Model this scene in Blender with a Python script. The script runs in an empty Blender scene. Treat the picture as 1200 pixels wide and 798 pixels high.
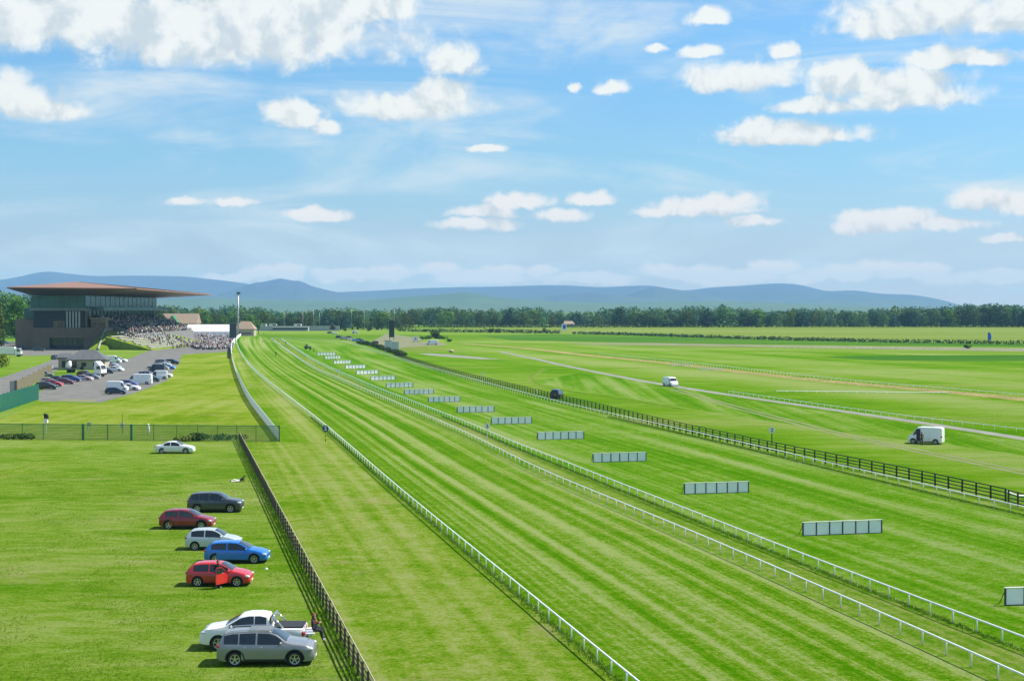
import bpy, bmesh, math, random
import numpy as np
from mathutils import Vector, Matrix, noise as mnoise

random.seed(7)
S = bpy.context.scene
COL = S.collection
R = math.radians
PI = math.pi

# ------------------------------------------------------------------ camera
CAMH, FPX, HORY = 17.3, 1750.0, 362.0
PITCH = math.atan((399 - HORY) / FPX)
_f = Vector((0, math.cos(PITCH), -math.sin(PITCH)))
_u = Vector((0, math.sin(PITCH), math.cos(PITCH)))
def ray(px, py):
    return _f + Vector((1, 0, 0)) * ((px - 600) / FPX) + _u * ((399 - py) / FPX)
def G(px, py, z=0.0):
    """ground point (or point at height z) seen at photo position px, py"""
    d = ray(px, py)
    t = (z - CAMH) / d.z
    return Vector((d.x * t, d.y * t, z))
def P(px, py, dep):
    d = ray(px, py)
    t = dep / d.y
    return Vector((d.x * t, dep, CAMH + d.z * t))

cam_d = bpy.data.cameras.new('camera')
cam_d.sensor_width = 36; cam_d.lens = 36 * FPX / 1200
cam_d.clip_start = 0.5; cam_d.clip_end = 90000
cam = bpy.data.objects.new('camera', cam_d); COL.objects.link(cam)
cam.location = (0, 0, CAMH); cam.rotation_euler = (PI / 2 - PITCH, 0, 0)
S.camera = cam
S.view_settings.view_transform = 'Standard'
S.view_settings.look = 'None'
S.view_settings.gamma = 1
S.view_settings.exposure = 0.88

# ------------------------------------------------------------------ light
HAZE_D = 6.2e-5
SUN_E, SUN_A = R(50), R(14)            # elevation, angle from +X towards +Y
sd = Vector((math.cos(SUN_E) * math.cos(SUN_A), math.cos(SUN_E) * math.sin(SUN_A), math.sin(SUN_E)))
sl = bpy.data.lights.new('sun', 'SUN'); sl.energy = 4.6; sl.angle = R(0.53); sl.color = (1, .945, .83)
so = bpy.data.objects.new('sun', sl); COL.objects.link(so)
so.rotation_euler = sd.to_track_quat('Z', 'Y').to_euler(); so.location = (60, 0, 90)

# ------------------------------------------------------------------ node helpers
class NT:
    def __init__(s, nt): s.t = nt
    def n(s, kind, **kw):
        nd = s.t.nodes.new(kind)
        for k, v in kw.items(): setattr(nd, k, v)
        return nd
    def link(s, a, b): s.t.links.new(a, b)
    def put(s, sock, v):
        if isinstance(v, bpy.types.NodeSocket): s.link(v, sock)
        elif v is not None: sock.default_value = v
    def math(s, op, a, b=None, c=None, clamp=False):
        nd = s.n('ShaderNodeMath', operation=op, use_clamp=clamp)
        s.put(nd.inputs[0], a); s.put(nd.inputs[1], b); s.put(nd.inputs[2], c)
        return nd.outputs[0]
    def vec(s, op, a, b=None, c=None):
        nd = s.n('ShaderNodeVectorMath', operation=op)
        s.put(nd.inputs[0], a); s.put(nd.inputs[1], b)
        if c is not None: s.put(nd.inputs[2], c)
        return nd.outputs['Value'] if op in ('LENGTH', 'DOT_PRODUCT') else nd.outputs[0]
    def noise(s, v, scale, detail=3, rough=.5, dist=0, out='Fac', dim='3D'):
        nd = s.n('ShaderNodeTexNoise', noise_dimensions=dim)
        s.put(nd.inputs['Vector'], v)
        nd.inputs['Scale'].default_value = scale; nd.inputs['Detail'].default_value = detail
        nd.inputs['Roughness'].default_value = rough; nd.inputs['Distortion'].default_value = dist
        return nd.outputs[out]
    def mix(s, f, a, b, mode='MIX'):
        nd = s.n('ShaderNodeMix', data_type='RGBA', blend_type=mode)
        s.put(nd.inputs['Factor'], f)
        for i, v in ((6, a), (7, b)):
            if isinstance(v, (tuple, list)) and len(v) == 3: v = (*v, 1)
            s.put(nd.inputs[i], v)
        return nd.outputs[2]
    def ramp(s, f, stops, interp='LINEAR'):
        nd = s.n('ShaderNodeValToRGB'); cr = nd.color_ramp; cr.interpolation = interp
        while len(cr.elements) < len(stops): cr.elements.new(.5)
        for e, (p, c) in zip(cr.elements, stops):
            e.position = p; e.color = (*c, 1) if len(c) == 3 else c
        s.put(nd.inputs[0], f)
        return nd.outputs[0]
    def rng(s, v, a, b, c=0, d=1, smooth=True):
        nd = s.n('ShaderNodeMapRange', interpolation_type='SMOOTHSTEP' if smooth else 'LINEAR')
        s.put(nd.inputs[0], v)
        for i, x in zip((1, 2, 3, 4), (a, b, c, d)): nd.inputs[i].default_value = x
        return nd.outputs[0]

def new_mat(name):
    m = bpy.data.materials.new(name); m.use_nodes = True
    b = m.node_tree.nodes['Principled BSDF']
    return m, NT(m.node_tree), b

def pmat(name, col, rough=.5, metal=0, var=.12, scale=3.0, coat=0, bump=0, spec=.5, objcol=False):
    """general procedural material: base colour with uneven dirt / wear variation"""
    m, t, b = new_mat(name)
    tc = t.n('ShaderNodeTexCoord')
    n1 = t.noise(tc.outputs['Object'], scale, 5, .6)
    f = t.rng(n1, .3, .7, 1 - var, 1 + var, False)
    base = (*col, 1)
    if objcol:
        oi = t.n('ShaderNodeObjectInfo'); base = oi.outputs['Color']
    h = t.n('ShaderNodeVectorMath', operation='SCALE')
    if objcol: t.link(base, h.inputs[0])
    else: h.inputs[0].default_value = col
    t.link(f, h.inputs['Scale'])
    t.link(h.outputs[0], b.inputs['Base Color'])
    r = t.rng(n1, .3, .7, max(.02, rough - .07), min(1, rough + .07), False)
    t.link(r, b.inputs['Roughness'])
    b.inputs['Metallic'].default_value = metal
    b.inputs['Coat Weight'].default_value = coat; b.inputs['Coat Roughness'].default_value = .05
    b.inputs['Specular IOR Level'].default_value = spec
    if bump:
        bn = t.n('ShaderNodeBump'); bn.inputs['Strength'].default_value = bump; bn.inputs['Distance'].default_value = .02
        t.link(t.noise(tc.outputs['Object'], scale * 6, 4), bn.inputs['Height']); t.link(bn.outputs[0], b.inputs['Normal'])
    return m

def emis(m, col, st):
    b = m.node_tree.nodes['Principled BSDF']
    b.inputs['Emission Color'].default_value = (*col, 1); b.inputs['Emission Strength'].default_value = st
    return m

# ------------------------------------------------------------------ mesh helpers
class MB:
    def __init__(s): s.v = []; s.f = []; s.m = []; s.uv = None
    def add(s, vs, fs, mi=0, M=None):
        o = len(s.v)
        s.v += [tuple(M @ Vector(p)) if M is not None else tuple(p) for p in vs]
        s.f += [tuple(i + o for i in f) for f in fs]; s.m += [mi] * len(fs)
        return s
    def box(s, c, d, mi=0, rz=0, M=None):
        x, y, z = d[0] / 2, d[1] / 2, d[2] / 2
        vs = [(-x, -y, -z), (x, -y, -z), (x, y, -z), (-x, y, -z), (-x, -y, z), (x, -y, z), (x, y, z), (-x, y, z)]
        T = Matrix.Translation(c) @ Matrix.Rotation(rz, 4, 'Z')
        if M is not None: T = M @ T
        return s.add(vs, [(0, 3, 2, 1), (4, 5, 6, 7), (0, 1, 5, 4), (1, 2, 6, 5), (2, 3, 7, 6), (3, 0, 4, 7)], mi, T)
    def tube(s, pts, r, n=6, mi=0, cap=True, up=(0, 0, 1)):
        pts = [Vector(p) for p in pts]; vs = []; fs = []
        rr = r if isinstance(r, (list, tuple)) else [r] * len(pts)
        for i, p in enumerate(pts):
            a = pts[max(0, i - 1)]; b = pts[min(len(pts) - 1, i + 1)]
            d = (b - a).normalized()
            upv = Vector(up)
            if abs(d.dot(upv)) > .95: upv = Vector((1, 0, 0))
            x = d.cross(upv).normalized(); y = x.cross(d)
            for k in range(n):
                t = 2 * PI * (k + .5) / n
                vs.append(p + (x * math.cos(t) + y * math.sin(t)) * rr[i])
        for i in range(len(pts) - 1):
            for k in range(n):
                k2 = (k + 1) % n
                fs.append((i * n + k, i * n + k2, (i + 1) * n + k2, (i + 1) * n + k))
        if cap:
            fs.append(tuple(range(n - 1, -1, -1))); fs.append(tuple((len(pts) - 1) * n + k for k in range(n)))
        return s.add(vs, fs, mi)
    def lathe(s, prof, n=16, mi=0, M=None):
        """prof: list of (r, z); axis z"""
        vs = []; fs = []
        for r, z in prof:
            for k in range(n):
                t = 2 * PI * k / n; vs.append((r * math.cos(t), r * math.sin(t), z))
        for i in range(len(prof) - 1):
            for k in range(n):
                k2 = (k + 1) % n; fs.append((i * n + k, i * n + k2, (i + 1) * n + k2, (i + 1) * n + k))
        fs.append(tuple(range(n - 1, -1, -1))); fs.append(tuple((len(prof) - 1) * n + k for k in range(n)))
        return s.add(vs, fs, mi, M)
    def ell(s, c, r, n=10, m=6, mi=0, M=None):
        vs = [(c[0], c[1], c[2] - r[2])]; fs = []
        for i in range(1, m):
            t = PI * i / m
            for k in range(n):
                a = 2 * PI * k / n
                vs.append((c[0] + r[0] * math.sin(t) * math.cos(a), c[1] + r[1] * math.sin(t) * math.sin(a), c[2] - r[2] * math.cos(t)))
        vs.append((c[0], c[1], c[2] + r[2])); L = len(vs) - 1
        for k in range(n): fs.append((0, 1 + (k + 1) % n, 1 + k)); fs.append((L, L - n + k, L - n + (k + 1) % n))
        for i in range(m - 2):
            for k in range(n):
                a = 1 + i * n + k; b = 1 + i * n + (k + 1) % n
                fs.append((a, b, b + n, a + n))
        return s.add(vs, fs, mi, M)
    def prism(s, poly, z0, z1, mi=0, M=None):
        n = len(poly); vs = [(x, y, z0) for x, y in poly] + [(x, y, z1) for x, y in poly]
        fs = [tuple(range(n - 1, -1, -1)), tuple(range(n, 2 * n))] + [(i, (i + 1) % n, n + (i + 1) % n, n + i) for i in range(n)]
        return s.add(vs, fs, mi, M)
    def quad(s, a, b, c, d, mi=0): return s.add([a, b, c, d], [(0, 1, 2, 3)], mi)
    def mesh(s, name, mats, smooth=False, fix=False):
        me = bpy.data.meshes.new(name)
        me.from_pydata(s.v, [], s.f)
        for m in (mats if isinstance(mats, (list, tuple)) else [mats]): me.materials.append(m)
        if len(set(s.m)) > 1 or (s.m and s.m[0]): me.polygons.foreach_set('material_index', s.m)
        if s.uv:
            l = me.uv_layers.new(name='uv')
            vi = np.zeros(len(me.loops), dtype=np.int32); me.loops.foreach_get('vertex_index', vi)
            l.data.foreach_set('uv', np.array(s.uv, dtype=np.float32)[vi].ravel())
        if fix:
            bm = bmesh.new(); bm.from_mesh(me); bmesh.ops.recalc_face_normals(bm, faces=bm.faces); bm.to_mesh(me); bm.free()
        if smooth: me.polygons.foreach_set('use_smooth', [True] * len(me.polygons))
        me.update()
        return me
    def build(s, name, mats, parent=None, smooth=False, fix=False, loc=None):
        return ob(name, s.mesh(name, mats, smooth, fix), parent, loc)

def ob(name, me, parent=None, loc=None, rz=0):
    o = bpy.data.objects.new(name, me); COL.objects.link(o)
    if parent is not None: o.parent = parent
    if loc is not None: o.location = loc
    if rz: o.rotation_euler = (0, 0, rz)
    return o
def tag(o, label=None, cat=None, group=None, kind=None):
    if label: o['label'] = label
    if cat: o['category'] = cat
    if group: o['group'] = group
    if kind: o['kind'] = kind
    return o
def thing(name, label, cat, loc=(0, 0, 0), rz=0, group=None):
    return tag(ob(name, None, None, loc, rz), label, cat, group)
def struct(o): o['kind'] = 'structure'; return o
def copy_thing(root, loc, rz, label, group=None, paint=None, old=None, name=None):
    """copy of a thing with copies of its parts; paint replaces the body paint on the copy only"""
    def cp(o, par):
        c = o.copy(); COL.objects.link(c); c.parent = par
        if paint is not None and c.type == 'MESH':
            for sl_ in c.material_slots:
                if sl_.material == old:
                    sl_.link = 'OBJECT'; sl_.material = paint
        for ch in list(o.children): cp(ch, c)
        return c
    c = cp(root, None)
    if name: c.name = name
    c.location = loc; c.rotation_euler = (0, 0, rz); c['label'] = label
    if group: c['group'] = group
    elif 'group' in c: del c['group']
    return c

def smooth_path(pts, step=2.5, it=40):
    """Catmull-Rom through the points, resampled and relaxed"""
    pts = [Vector((p.x, p.y, 0)) for p in pts]
    Q = [pts[0] * 2 - pts[1]] + pts + [pts[-1] * 2 - pts[-2]]
    out = []
    for i in range(1, len(Q) - 2):
        a, b, c, d = Q[i - 1], Q[i], Q[i + 1], Q[i + 2]
        n = max(2, int((c - b).length / 1.0))
        for k in range(n):
            t = k / n
            out.append(.5 * ((2 * b) + (c - a) * t + (2 * a - 5 * b + 4 * c - d) * t * t + (3 * b - a - 3 * c + d) * t ** 3))
    out.append(pts[-1])
    A = np.array([(p.x, p.y) for p in out])
    s_ = np.concatenate([[0], np.cumsum(np.hypot(*np.diff(A, axis=0).T))])
    n = max(2, int(round(s_[-1] / step))); q = np.linspace(0, s_[-1], n + 1)
    B = np.stack([np.interp(q, s_, A[:, 0]), np.interp(q, s_, A[:, 1])], 1)
    for _ in range(it):
        B[1:-1] = B[1:-1] * .5 + (B[:-2] + B[2:]) * .25
    s_ = np.concatenate([[0], np.cumsum(np.hypot(*np.diff(B, axis=0).T))])
    q = np.linspace(0, s_[-1], n + 1)
    return [Vector((x, y, 0)) for x, y in zip(np.interp(q, s_, B[:, 0]), np.interp(q, s_, B[:, 1]))]

def in_view(p, m=30):
    if p.y < 3: return False
    px = 600 + FPX * p.x / p.y; py = HORY + FPX * (CAMH - p.z) / p.y
    return -m < px < 1200 + m and -m < py < 798 + m

# ------------------------------------------------------------------ sky
CL = [  # cumulus: centre and radii, in units of 1/1750 rad as azimuth and height above the horizon of the place
 (30,25,110,48),(130,30,120,50),(240,40,115,50),(330,25,90,42),(415,10,70,32),(15,115,62,26),(55,130,42,18),
 (345,140,38,20),(382,147,20,9),(531,76,36,25),(478,128,72,20),(515,112,32,24),(450,131,40,17),(372,254,34,10),(215,236,22,6),(275,237,28,7),
 (568,174,26,5),(562,250,42,11),(612,238,42,13),(560,263,50,8),(690,236,33,11),(655,252,42,9),(822,246,78,14),(850,240,50,15),(772,250,42,10),(885,259,32,7),
 (875,94,72,22),(842,98,40,17),(1035,100,92,24),(962,126,60,12),(1062,115,92,20),(985,84,42,14),(925,161,85,17),(886,153,36,16),(962,161,50,12),
 (1100,18,115,32),(1040,33,65,20),(1190,18,85,36),(1120,71,72,14),(825,62,26,10),(770,56,13,5),(832,24,26,11),(716,104,23,7),(676,104,8,7),(917,62,18,11),
 (1163,236,46,18),(1205,240,55,20),(1040,258,62,13),(1112,262,50,8),(1022,266,42,9),(1170,280,26,5),
 (630,319,27,9),(570,325,62,7),(700,327,62,7),(815,322,52,10),(850,328,52,7),(1000,322,62,11),(1050,321,42,9),(950,325,42,7),(330,317,36,8),(300,321,16,6),
 (455,320,30,8),(400,322,40,7),(590,318,30,6),(775,318,34,8),(880,321,40,7),(1080,318,40,8),(1180,326,50,9),(270,326,40,6),(905,314,30,8),(1035,313,34,8),(510,318,32,9),(1132,327,42,7),(545,326,50,6),(240,40,230,60)]
def build_sky():
    w = bpy.data.worlds.new('World'); S.world = w; w.use_nodes = True
    t = NT(w.node_tree); bg = w.node_tree.nodes['Background']
    bg.inputs['Strength'].default_value = 0.082
    sky = t.n('ShaderNodeTexSky', sky_type='NISHITA'); sky.sun_disc = False
    sky.sun_elevation = SUN_E; sky.sun_rotation = math.atan2(sd.x, sd.y)
    sky.air_density = 1.0; sky.dust_density = 0.3; sky.ozone_density = 2.0
    tc = t.n('ShaderNodeTexCoord'); sx = t.n('ShaderNodeSeparateXYZ'); t.link(tc.outputs['Generated'], sx.inputs[0])
    az = t.math('MULTIPLY', t.math('ARCTAN2', sx.outputs[0], sx.outputs[1]), FPX)
    el = t.math('MULTIPLY', t.math('ARCSINE', sx.outputs[2]), FPX)
    hz = t.rng(el, -20, 330, 0, 1, False)
    cb = t.n('ShaderNodeCombineXYZ'); t.link(az, cb.inputs[0]); t.link(el, cb.inputs[1]); q0 = cb.outputs[0]
    # warp
    wn = t.noise(q0, .030, 4, .55, 0, 'Color', '2D')
    wv = t.vec('MULTIPLY', t.vec('SUBTRACT', wn, (.5, .5, .5)), (22, 14, 0))
    q = t.vec('ADD', q0, wv)
    def field(p, fine=True):
        m = None
        for (cx, cy, rx, ry) in CL:
            if cy > 312: ry += 1
            if not fine and ry < 12: continue
            d = ray(cx, cy).normalized(); a = math.atan2(d.x, d.y) * FPX; e = math.asin(d.z) * FPX
            v = t.vec('MULTIPLY_ADD', p, (1 / rx, 1 / ry, 0), (-a / rx, -e / ry, 0))
            if fine and ry > 9: v = t.vec('MAXIMUM', v, t.vec('MULTIPLY', v, (-1, -1.7, 0)))
            L = t.vec('LENGTH', v)
            m = L if m is None else t.math('SMOOTH_MIN', m, L, .18) if ry > 18 else t.math('MINIMUM', m, L)
        return t.math('SUBTRACT', 1.0, m)
    f1 = field(q)
    f2 = field(t.vec('ADD', q, (8, 17, 0)), False)
    n1 = t.noise(q0, .022, 9, .60, .25, 'Fac', '2D')
    n2 = t.noise(t.vec('ADD', q0, (7, 12, 0)), .021, 6, .56, .2, 'Fac', '2D')
    d1 = t.math('ADD', t.math('ADD', f1, .20), t.math('MULTIPLY', t.math('SUBTRACT', n1, .5), 1.5))
    alpha = t.rng(d1, -.06, .60)
    sh = t.math('ADD', t.math('MULTIPLY', t.math('SUBTRACT', f1, f2), .50), t.math('MULTIPLY', t.math('SUBTRACT', n1, n2), 2.6))
    thick = t.rng(d1, .55, 1.6)
    shade = t.math('SUBTRACT', t.math('ADD', .70, t.math('MULTIPLY', sh, 1.0)), t.math('MULTIPLY', thick, .16))
    shade = t.rng(shade, .18, 1.06, 0, 1, True)
    cc = t.mix(shade, (4.4, 4.85, 5.15), (6.5, 6.55, 6.3))
    cc = t.mix(1.0, cc, t.ramp(hz, [(.06, (1.22, .97, .86)), (.3, (1.10, .98, .94)), (.7, (1.02, 1, .98)), (1, (1, 1, 1))]), 'MULTIPLY')
    # cirrus veil: long faint streaks
    sv = t.vec('MULTIPLY', q0, (.0022, .014, 0))
    c1 = t.noise(sv, 1.0, 7, .6, .8, 'Fac', '2D'); c2 = t.noise(t.vec('MULTIPLY', q0, (.006, .012, 0)), 1.0, 6, .6, .3, 'Fac', '2D')
    cir = t.math('MULTIPLY', t.rng(c1, .36, .72), t.rng(c2, .25, .65))
    base = t.mix(1.0, sky.outputs[0], t.ramp(hz, [(.06, (.90, .76, .92)), (.16, (.76, .71, .89)), (.263, (.66, .675, .85)), (.52, (.55, .755, .89)), (.92, (.53, .83, 1.02)), (1, (.58, .86, 1.04))]), 'MULTIPLY')
    base = t.mix(t.math('MULTIPLY', cir, .8), base, (5.4, 5.8, 5.9))
    # clouds near the horizon sink into the pale air
    fade = t.rng(el, 0, 110, .80, 1, False)
    up = t.rng(el, 420, 800, 1, 0)
    a = t.math('MULTIPLY', t.math('MULTIPLY', alpha, fade), .96)
    # scattered clouds for the rest of the sky
    g = t.noise(tc.outputs['Generated'], 3.2, 8, .6)
    ga = t.math('MULTIPLY', t.rng(g, .52, .72), t.math('MULTIPLY', t.rng(el, 500, 1100), .8))
    col = t.mix(a, base, cc)
    col = t.mix(ga, col, (6.6, 6.8, 7.0))
    t.link(col, bg.inputs['Color'])
build_sky()
# ------------------------------------------------------------------ grass and ground
def grass(name, dark, mid, light, dry, dryamt=.3, patch=.045, w=(.45, .35, .3), stripe=None, wide=0, dryscale=.10, bump=1.0, band=None):
    dark, mid, light, dry = [(c[0] * 1.06, c[1] * 1.06, c[2] * .9) for c in (dark, mid, light, dry)]
    m, t, b = new_mat(name)
    pos = t.n('ShaderNodeNewGeometry').outputs['Position']
    if wide: pos2 = t.vec('MULTIPLY', pos, (1 / wide, 1, 1))
    else: pos2 = pos
    n1 = t.noise(pos2, patch, 4, .55, .4); n2 = t.noise(pos2, patch * 9, 4, .6, .3); n3 = t.noise(pos, 4.2, 5, .72); n4 = t.noise(pos2, 1.1, 4, .65, .5)
    f = t.math('MULTIPLY_ADD', t.math('SUBTRACT', n1, .5), w[0] * 2.2, .5)
    f = t.math('MULTIPLY_ADD', t.math('SUBTRACT', n2, .5), w[1] * 2.0, f)
    f = t.math('MULTIPLY_ADD', t.math('SUBTRACT', n3, .5), w[2] * 5.0, f)
    f = t.math('MULTIPLY_ADD', t.math('SUBTRACT', n4, .5), w[2] * 3.0, f)
    if stripe:
        uv = t.n('ShaderNodeUVMap', uv_map='uv').outputs[0]
        for (ku, kv, amp, det) in stripe:
            sn = t.noise(t.vec('MULTIPLY', uv, (ku, kv, 0)), 1.0, det, .55, .0, 'Fac', '2D')
            f = t.math('MULTIPLY_ADD', t.math('SUBTRACT', sn, .5), amp * 1.25, f)
    if band:
        sp_ = t.n('ShaderNodeSeparateXYZ'); t.link(pos, sp_.inputs[0])
        u_ = t.math('MULTIPLY', t.math('MULTIPLY_ADD', sp_.outputs[1], band[1], t.math('MULTIPLY', sp_.outputs[0], band[0])), band[2])
        v_ = t.math('MULTIPLY', sp_.outputs[1], .0012); cb_ = t.n('ShaderNodeCombineXYZ'); t.link(u_, cb_.inputs[0]); t.link(v_, cb_.inputs[1])
        f = t.math('MULTIPLY_ADD', t.math('SUBTRACT', t.noise(cb_.outputs[0], 1.0, 3, .55, .15, 'Fac', '2D'), .5), band[3], f)
    c = t.ramp(f, [(.12, dark), (.5, mid), (.86, light)])
    dn = t.noise(pos2, dryscale, 6, .68, .6)
    dn2 = t.noise(pos, 2.2, 4, .7)
    dm = t.rng(t.math('MULTIPLY_ADD', t.math('SUBTRACT', dn2, .5), .35, dn), .56, .74, 0, dryamt)
    c = t.mix(dm, c, dry)
    # single dark tufts and clover
    tf = t.rng(t.noise(pos, 1.6, 5, .7, .5), .58, .74, 0, .30)
    c = t.mix(tf, c, tuple(x * .75 for x in dark))
    t.link(c, b.inputs['Base Color'])
    b.inputs['Roughness'].default_value = .95; b.inputs['Specular IOR Level'].default_value = .0
    hb = t.math('ADD', t.math('MULTIPLY', n3, .5), t.noise(pos, 21, 3, .7))
    bn = t.n('ShaderNodeBump'); bn.inputs['Strength'].default_value = .8 * bump; bn.inputs['Distance'].default_value = .14
    t.link(hb, bn.inputs['Height']); t.link(bn.outputs[0], b.inputs['Normal'])
    return m

GM = {}
GM['field'] = grass('grass_field', (.050, .150, .000), (.124, .205, .020), (.195, .250, .080), (.235, .220, .115), .60, .05, (.55, .5, .34), wide=2.2)
GM['plain'] = grass('grass_plain', (.060, .145, .004), (.120, .205, .020), (.180, .245, .075), (.225, .215, .125), .55, .006, (.7, .4, .25), wide=5, dryscale=.012)
GM['right'] = grass('grass_infield', (.045, .150, .000), (.108, .205, .010), (.180, .240, .078), (.225, .205, .105), .6, .02, (.5, .5, .30), wide=4, dryscale=.035, band=(.97, .25, .035, 1.3))
GM['track'] = grass('grass_track', (.040, .140, .000), (.106, .198, .010), (.205, .262, .098), (.18, .185, .06), .35, .012, (.16, .25, .36), stripe=[(.11, .002, 1.25, 1), (.5, .006, .42, 2), (1.6, .008, .22, 1), (.05, .002, .7, 1)])
GM['hurdle'] = grass('grass_hurdle_course', (.040, .145, .000), (.097, .200, .010), (.182, .248, .088), (.18, .19, .06), .3, .014, (.35, .3, .36), stripe=[(.16, .006, 1.1, 2), (.7, .01, .5, 1)])
GM['worn'] = grass('grass_worn_strip', (.046, .140, .000), (.110, .188, .020), (.19, .225, .08), (.215, .20, .10), .45, .06, (.2, .4, .36), stripe=[(.6, .01, .8, 1)])
GM['walk'] = grass('grass_walkway', (.062, .160, .000), (.145, .215, .025), (.215, .255, .095), (.245, .22, .12), .65, .035, (.45, .45, .38), stripe=[(.35, .004, .9, 2), (1.1, .006, .4, 1)])
GM['lawn'] = grass('grass_lawn', (.075, .160, .000), (.160, .225, .022), (.215, .255, .075), (.265, .225, .11), .65, .03, (.6, .5, .30), stripe=[(.4, .01, .35, 1)])
GM['pasture'] = grass('grass_pasture', (.095, .150, .020), (.135, .188, .040), (.180, .218, .085), (.24, .225, .12), .4, .004, (.6, .4, .25), wide=6)
GM['patch'] = grass('bare_patch', (.035, .100, .004), (.08, .125, .016), (.13, .16, .05), (.17, .155, .09), .6, .2, (.3, .5, .4))
GM['band'] = grass('dark_and_shadowed_grass', (.022, .095, .012), (.045, .130, .014), (.085, .170, .025), (.15, .15, .07), .3, .01, (.5, .4, .25), wide=8)  # dark green; on the band below the hedge it paints a cloud shadow
GM['sandy'] = grass('dry_sandy_grass', (.12, .155, .035), (.235, .205, .105), (.36, .295, .17), (.30, .20, .105), .6, .12, (.5, .6, .5), dryscale=.2)

def asph(name, c0, c1, scale=.25, bump=.4):
    m, t, b = new_mat(name)
    pos = t.n('ShaderNodeNewGeometry').outputs['Position']
    n = t.noise(pos, scale, 6, .65, .4); n2 = t.noise(pos, 9, 4, .7)
    f = t.math('MULTIPLY_ADD', t.math('SUBTRACT', n2, .5), .7, n)
    t.link(t.ramp(f, [(.25, c0), (.75, c1)]), b.inputs['Base Color'])
    b.inputs['Roughness'].default_value = .9; b.inputs['Specular IOR Level'].default_value = .2
    bn = t.n('ShaderNodeBump'); bn.inputs['Strength'].default_value = bump; bn.inputs['Distance'].default_value = .03
    t.link(n2, bn.inputs['Height']); t.link(bn.outputs[0], b.inputs['Normal'])
    return m
GM['asphalt'] = asph('asphalt', (.095, .094, .086), (.185, .182, .168))
GM['gravel'] = asph('gravel', (.16, .17, .13), (.25, .25, .22))
GM['dirt'] = asph('bare_earth', (.10, .125, .045), (.23, .215, .13), .10)
GM['paving'] = asph('concrete_paving', (.22, .22, .21), (.34, .335, .32), .1)

def sheet(name, poly, mat, z):
    """flat polygon on the ground"""
    bm = bmesh.new(); vs = [bm.verts.new((p[0], p[1], z)) for p in poly]
    f = bm.faces.new(vs); f.normal_update()
    if f.normal.z < 0: f.normal_flip()
    bmesh.ops.triangulate(bm, faces=bm.faces)
    me = bpy.data.meshes.new(name); 
    uvl = bm.loops.layers.uv.new('uv')
    for f in bm.faces:
        for l in f.loops: l[uvl].uv = (l.vert.co.x, l.vert.co.y)
    bm.to_mesh(me); bm.free(); me.materials.append(mat)
    return struct(ob(name, me))
def ribbon(name, left, right, mat, z, cols=4):
    """surface between two ground paths; uv = metres across and along"""
    n = 120
    def rs(p):
        A = np.array([(q.x, q.y) for q in p]); s_ = np.concatenate([[0], np.cumsum(np.hypot(*np.diff(A, axis=0).T))]); q = np.linspace(0, s_[-1], n)
        return np.stack([np.interp(q, s_, A[:, 0]), np.interp(q, s_, A[:, 1])], 1)
    A, B = rs(left), rs(right)
    wd = float(np.median(np.hypot(*(B - A).T))); sa = np.concatenate([[0], np.cumsum(np.hypot(*np.diff(A, axis=0).T))])
    b = MB(); b.uv = []
    for i in range(n):
        for k in range(cols + 1):
            p = A[i] + (B[i] - A[i]) * k / cols
            b.v.append((p[0], p[1], z)); b.uv.append((wd * k / cols, sa[i]))
    for i in range(n - 1):
        for k in range(cols):
            a = i * (cols + 1) + k; b.f.append((a, a + 1, a + cols + 2, a + cols + 1)); b.m.append(0)
    o = b.build(name, mat)
    me = o.data
    if me.polygons[0].normal.z < 0: me.flip_normals()
    return struct(o)
def offset(path, d):
    out = []
    for i, p in enumerate(path):
        a = path[max(0, i - 1)]; b = path[min(len(path) - 1, i + 1)]; t = (b - a).normalized()
        out.append(p + Vector((t.y, -t.x, 0)) * d)     # positive = right of travel
    return out
def gp(pts, z=0): return [Vector((q.x, q.y, 0)) for q in (G(x, y, z) for x, y in pts)]

RH = .8     # running rail height
def extend(path, d):
    a, b = path[0], path[1]
    return [a + (a - b).normalized() * d] + path
PATH = {}
PATH['L1'] = smooth_path(extend(gp([(750,798),(683.3,744.3),(632,702.3),(572.3,655),(514.3,608.3),(457.3,561.7),(404.3,515.8),(361.5,481),(316.4,447.2),(297.2,430.9),(285.5,417),(279.2,405.9),(277.2,399.0),(279,393.6),(285.5,388.6)], RH), 20), 2.45, 60)
PATH['M1'] = smooth_path(extend(gp([(1200,788.3),(1100,743.3),(1020,711.7),(935,675),(860,641),(755,598.3),(688.3,571.7),(616.7,541.7),(578.3,521),(535,500.5),(491.7,482.1),(448.3,463.5),(405,445.5),(365,427.8),(334.7,407.8),(325,400.3),(318.3,395.6)], RH), 20), 2.45, 60)
PATH['M2'] = smooth_path(extend(gp([(1200,745),(1110,711.7),(1040,684.3),(985,665),(920,640),(850,613.3),(800,592.3),(733.3,568.3),(663,540),(600,516.5),(556.7,497.5),(513.3,480.5),(470,464),(437.5,451.8),(411.5,440.5),(382.5,427.8),(365,418.8),(339.4,402.6),(330,396.2)], RH), 20), 2.45, 60)
PATH['R1'] = smooth_path(extend(gp([(1200,593),(1140.2,580),(1095,569.3),(1033,555),(950,536.4),(866.7,516.7),(783,498.5),(700,480),(650,468.4),(600,455.5),(550,442.3),(500,428.6),(475,421),(450,413.6),(425,405.8),(397.7,399),(360,397.2),(320,395.6)], RH), 20), 2.45, 25)
PATH['RF'] = smooth_path(gp([(1178.5,573.2),(1140,564.8),(1050,545.6),(950,527.4),(866.7,510.2),(783,492.6),(700,472.9),(650,461.4),(600,449.6),(537.5,434.8),(500,424.6),(475,417),(462.5,412.5)], 1.25), 2.5, 25)
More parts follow.
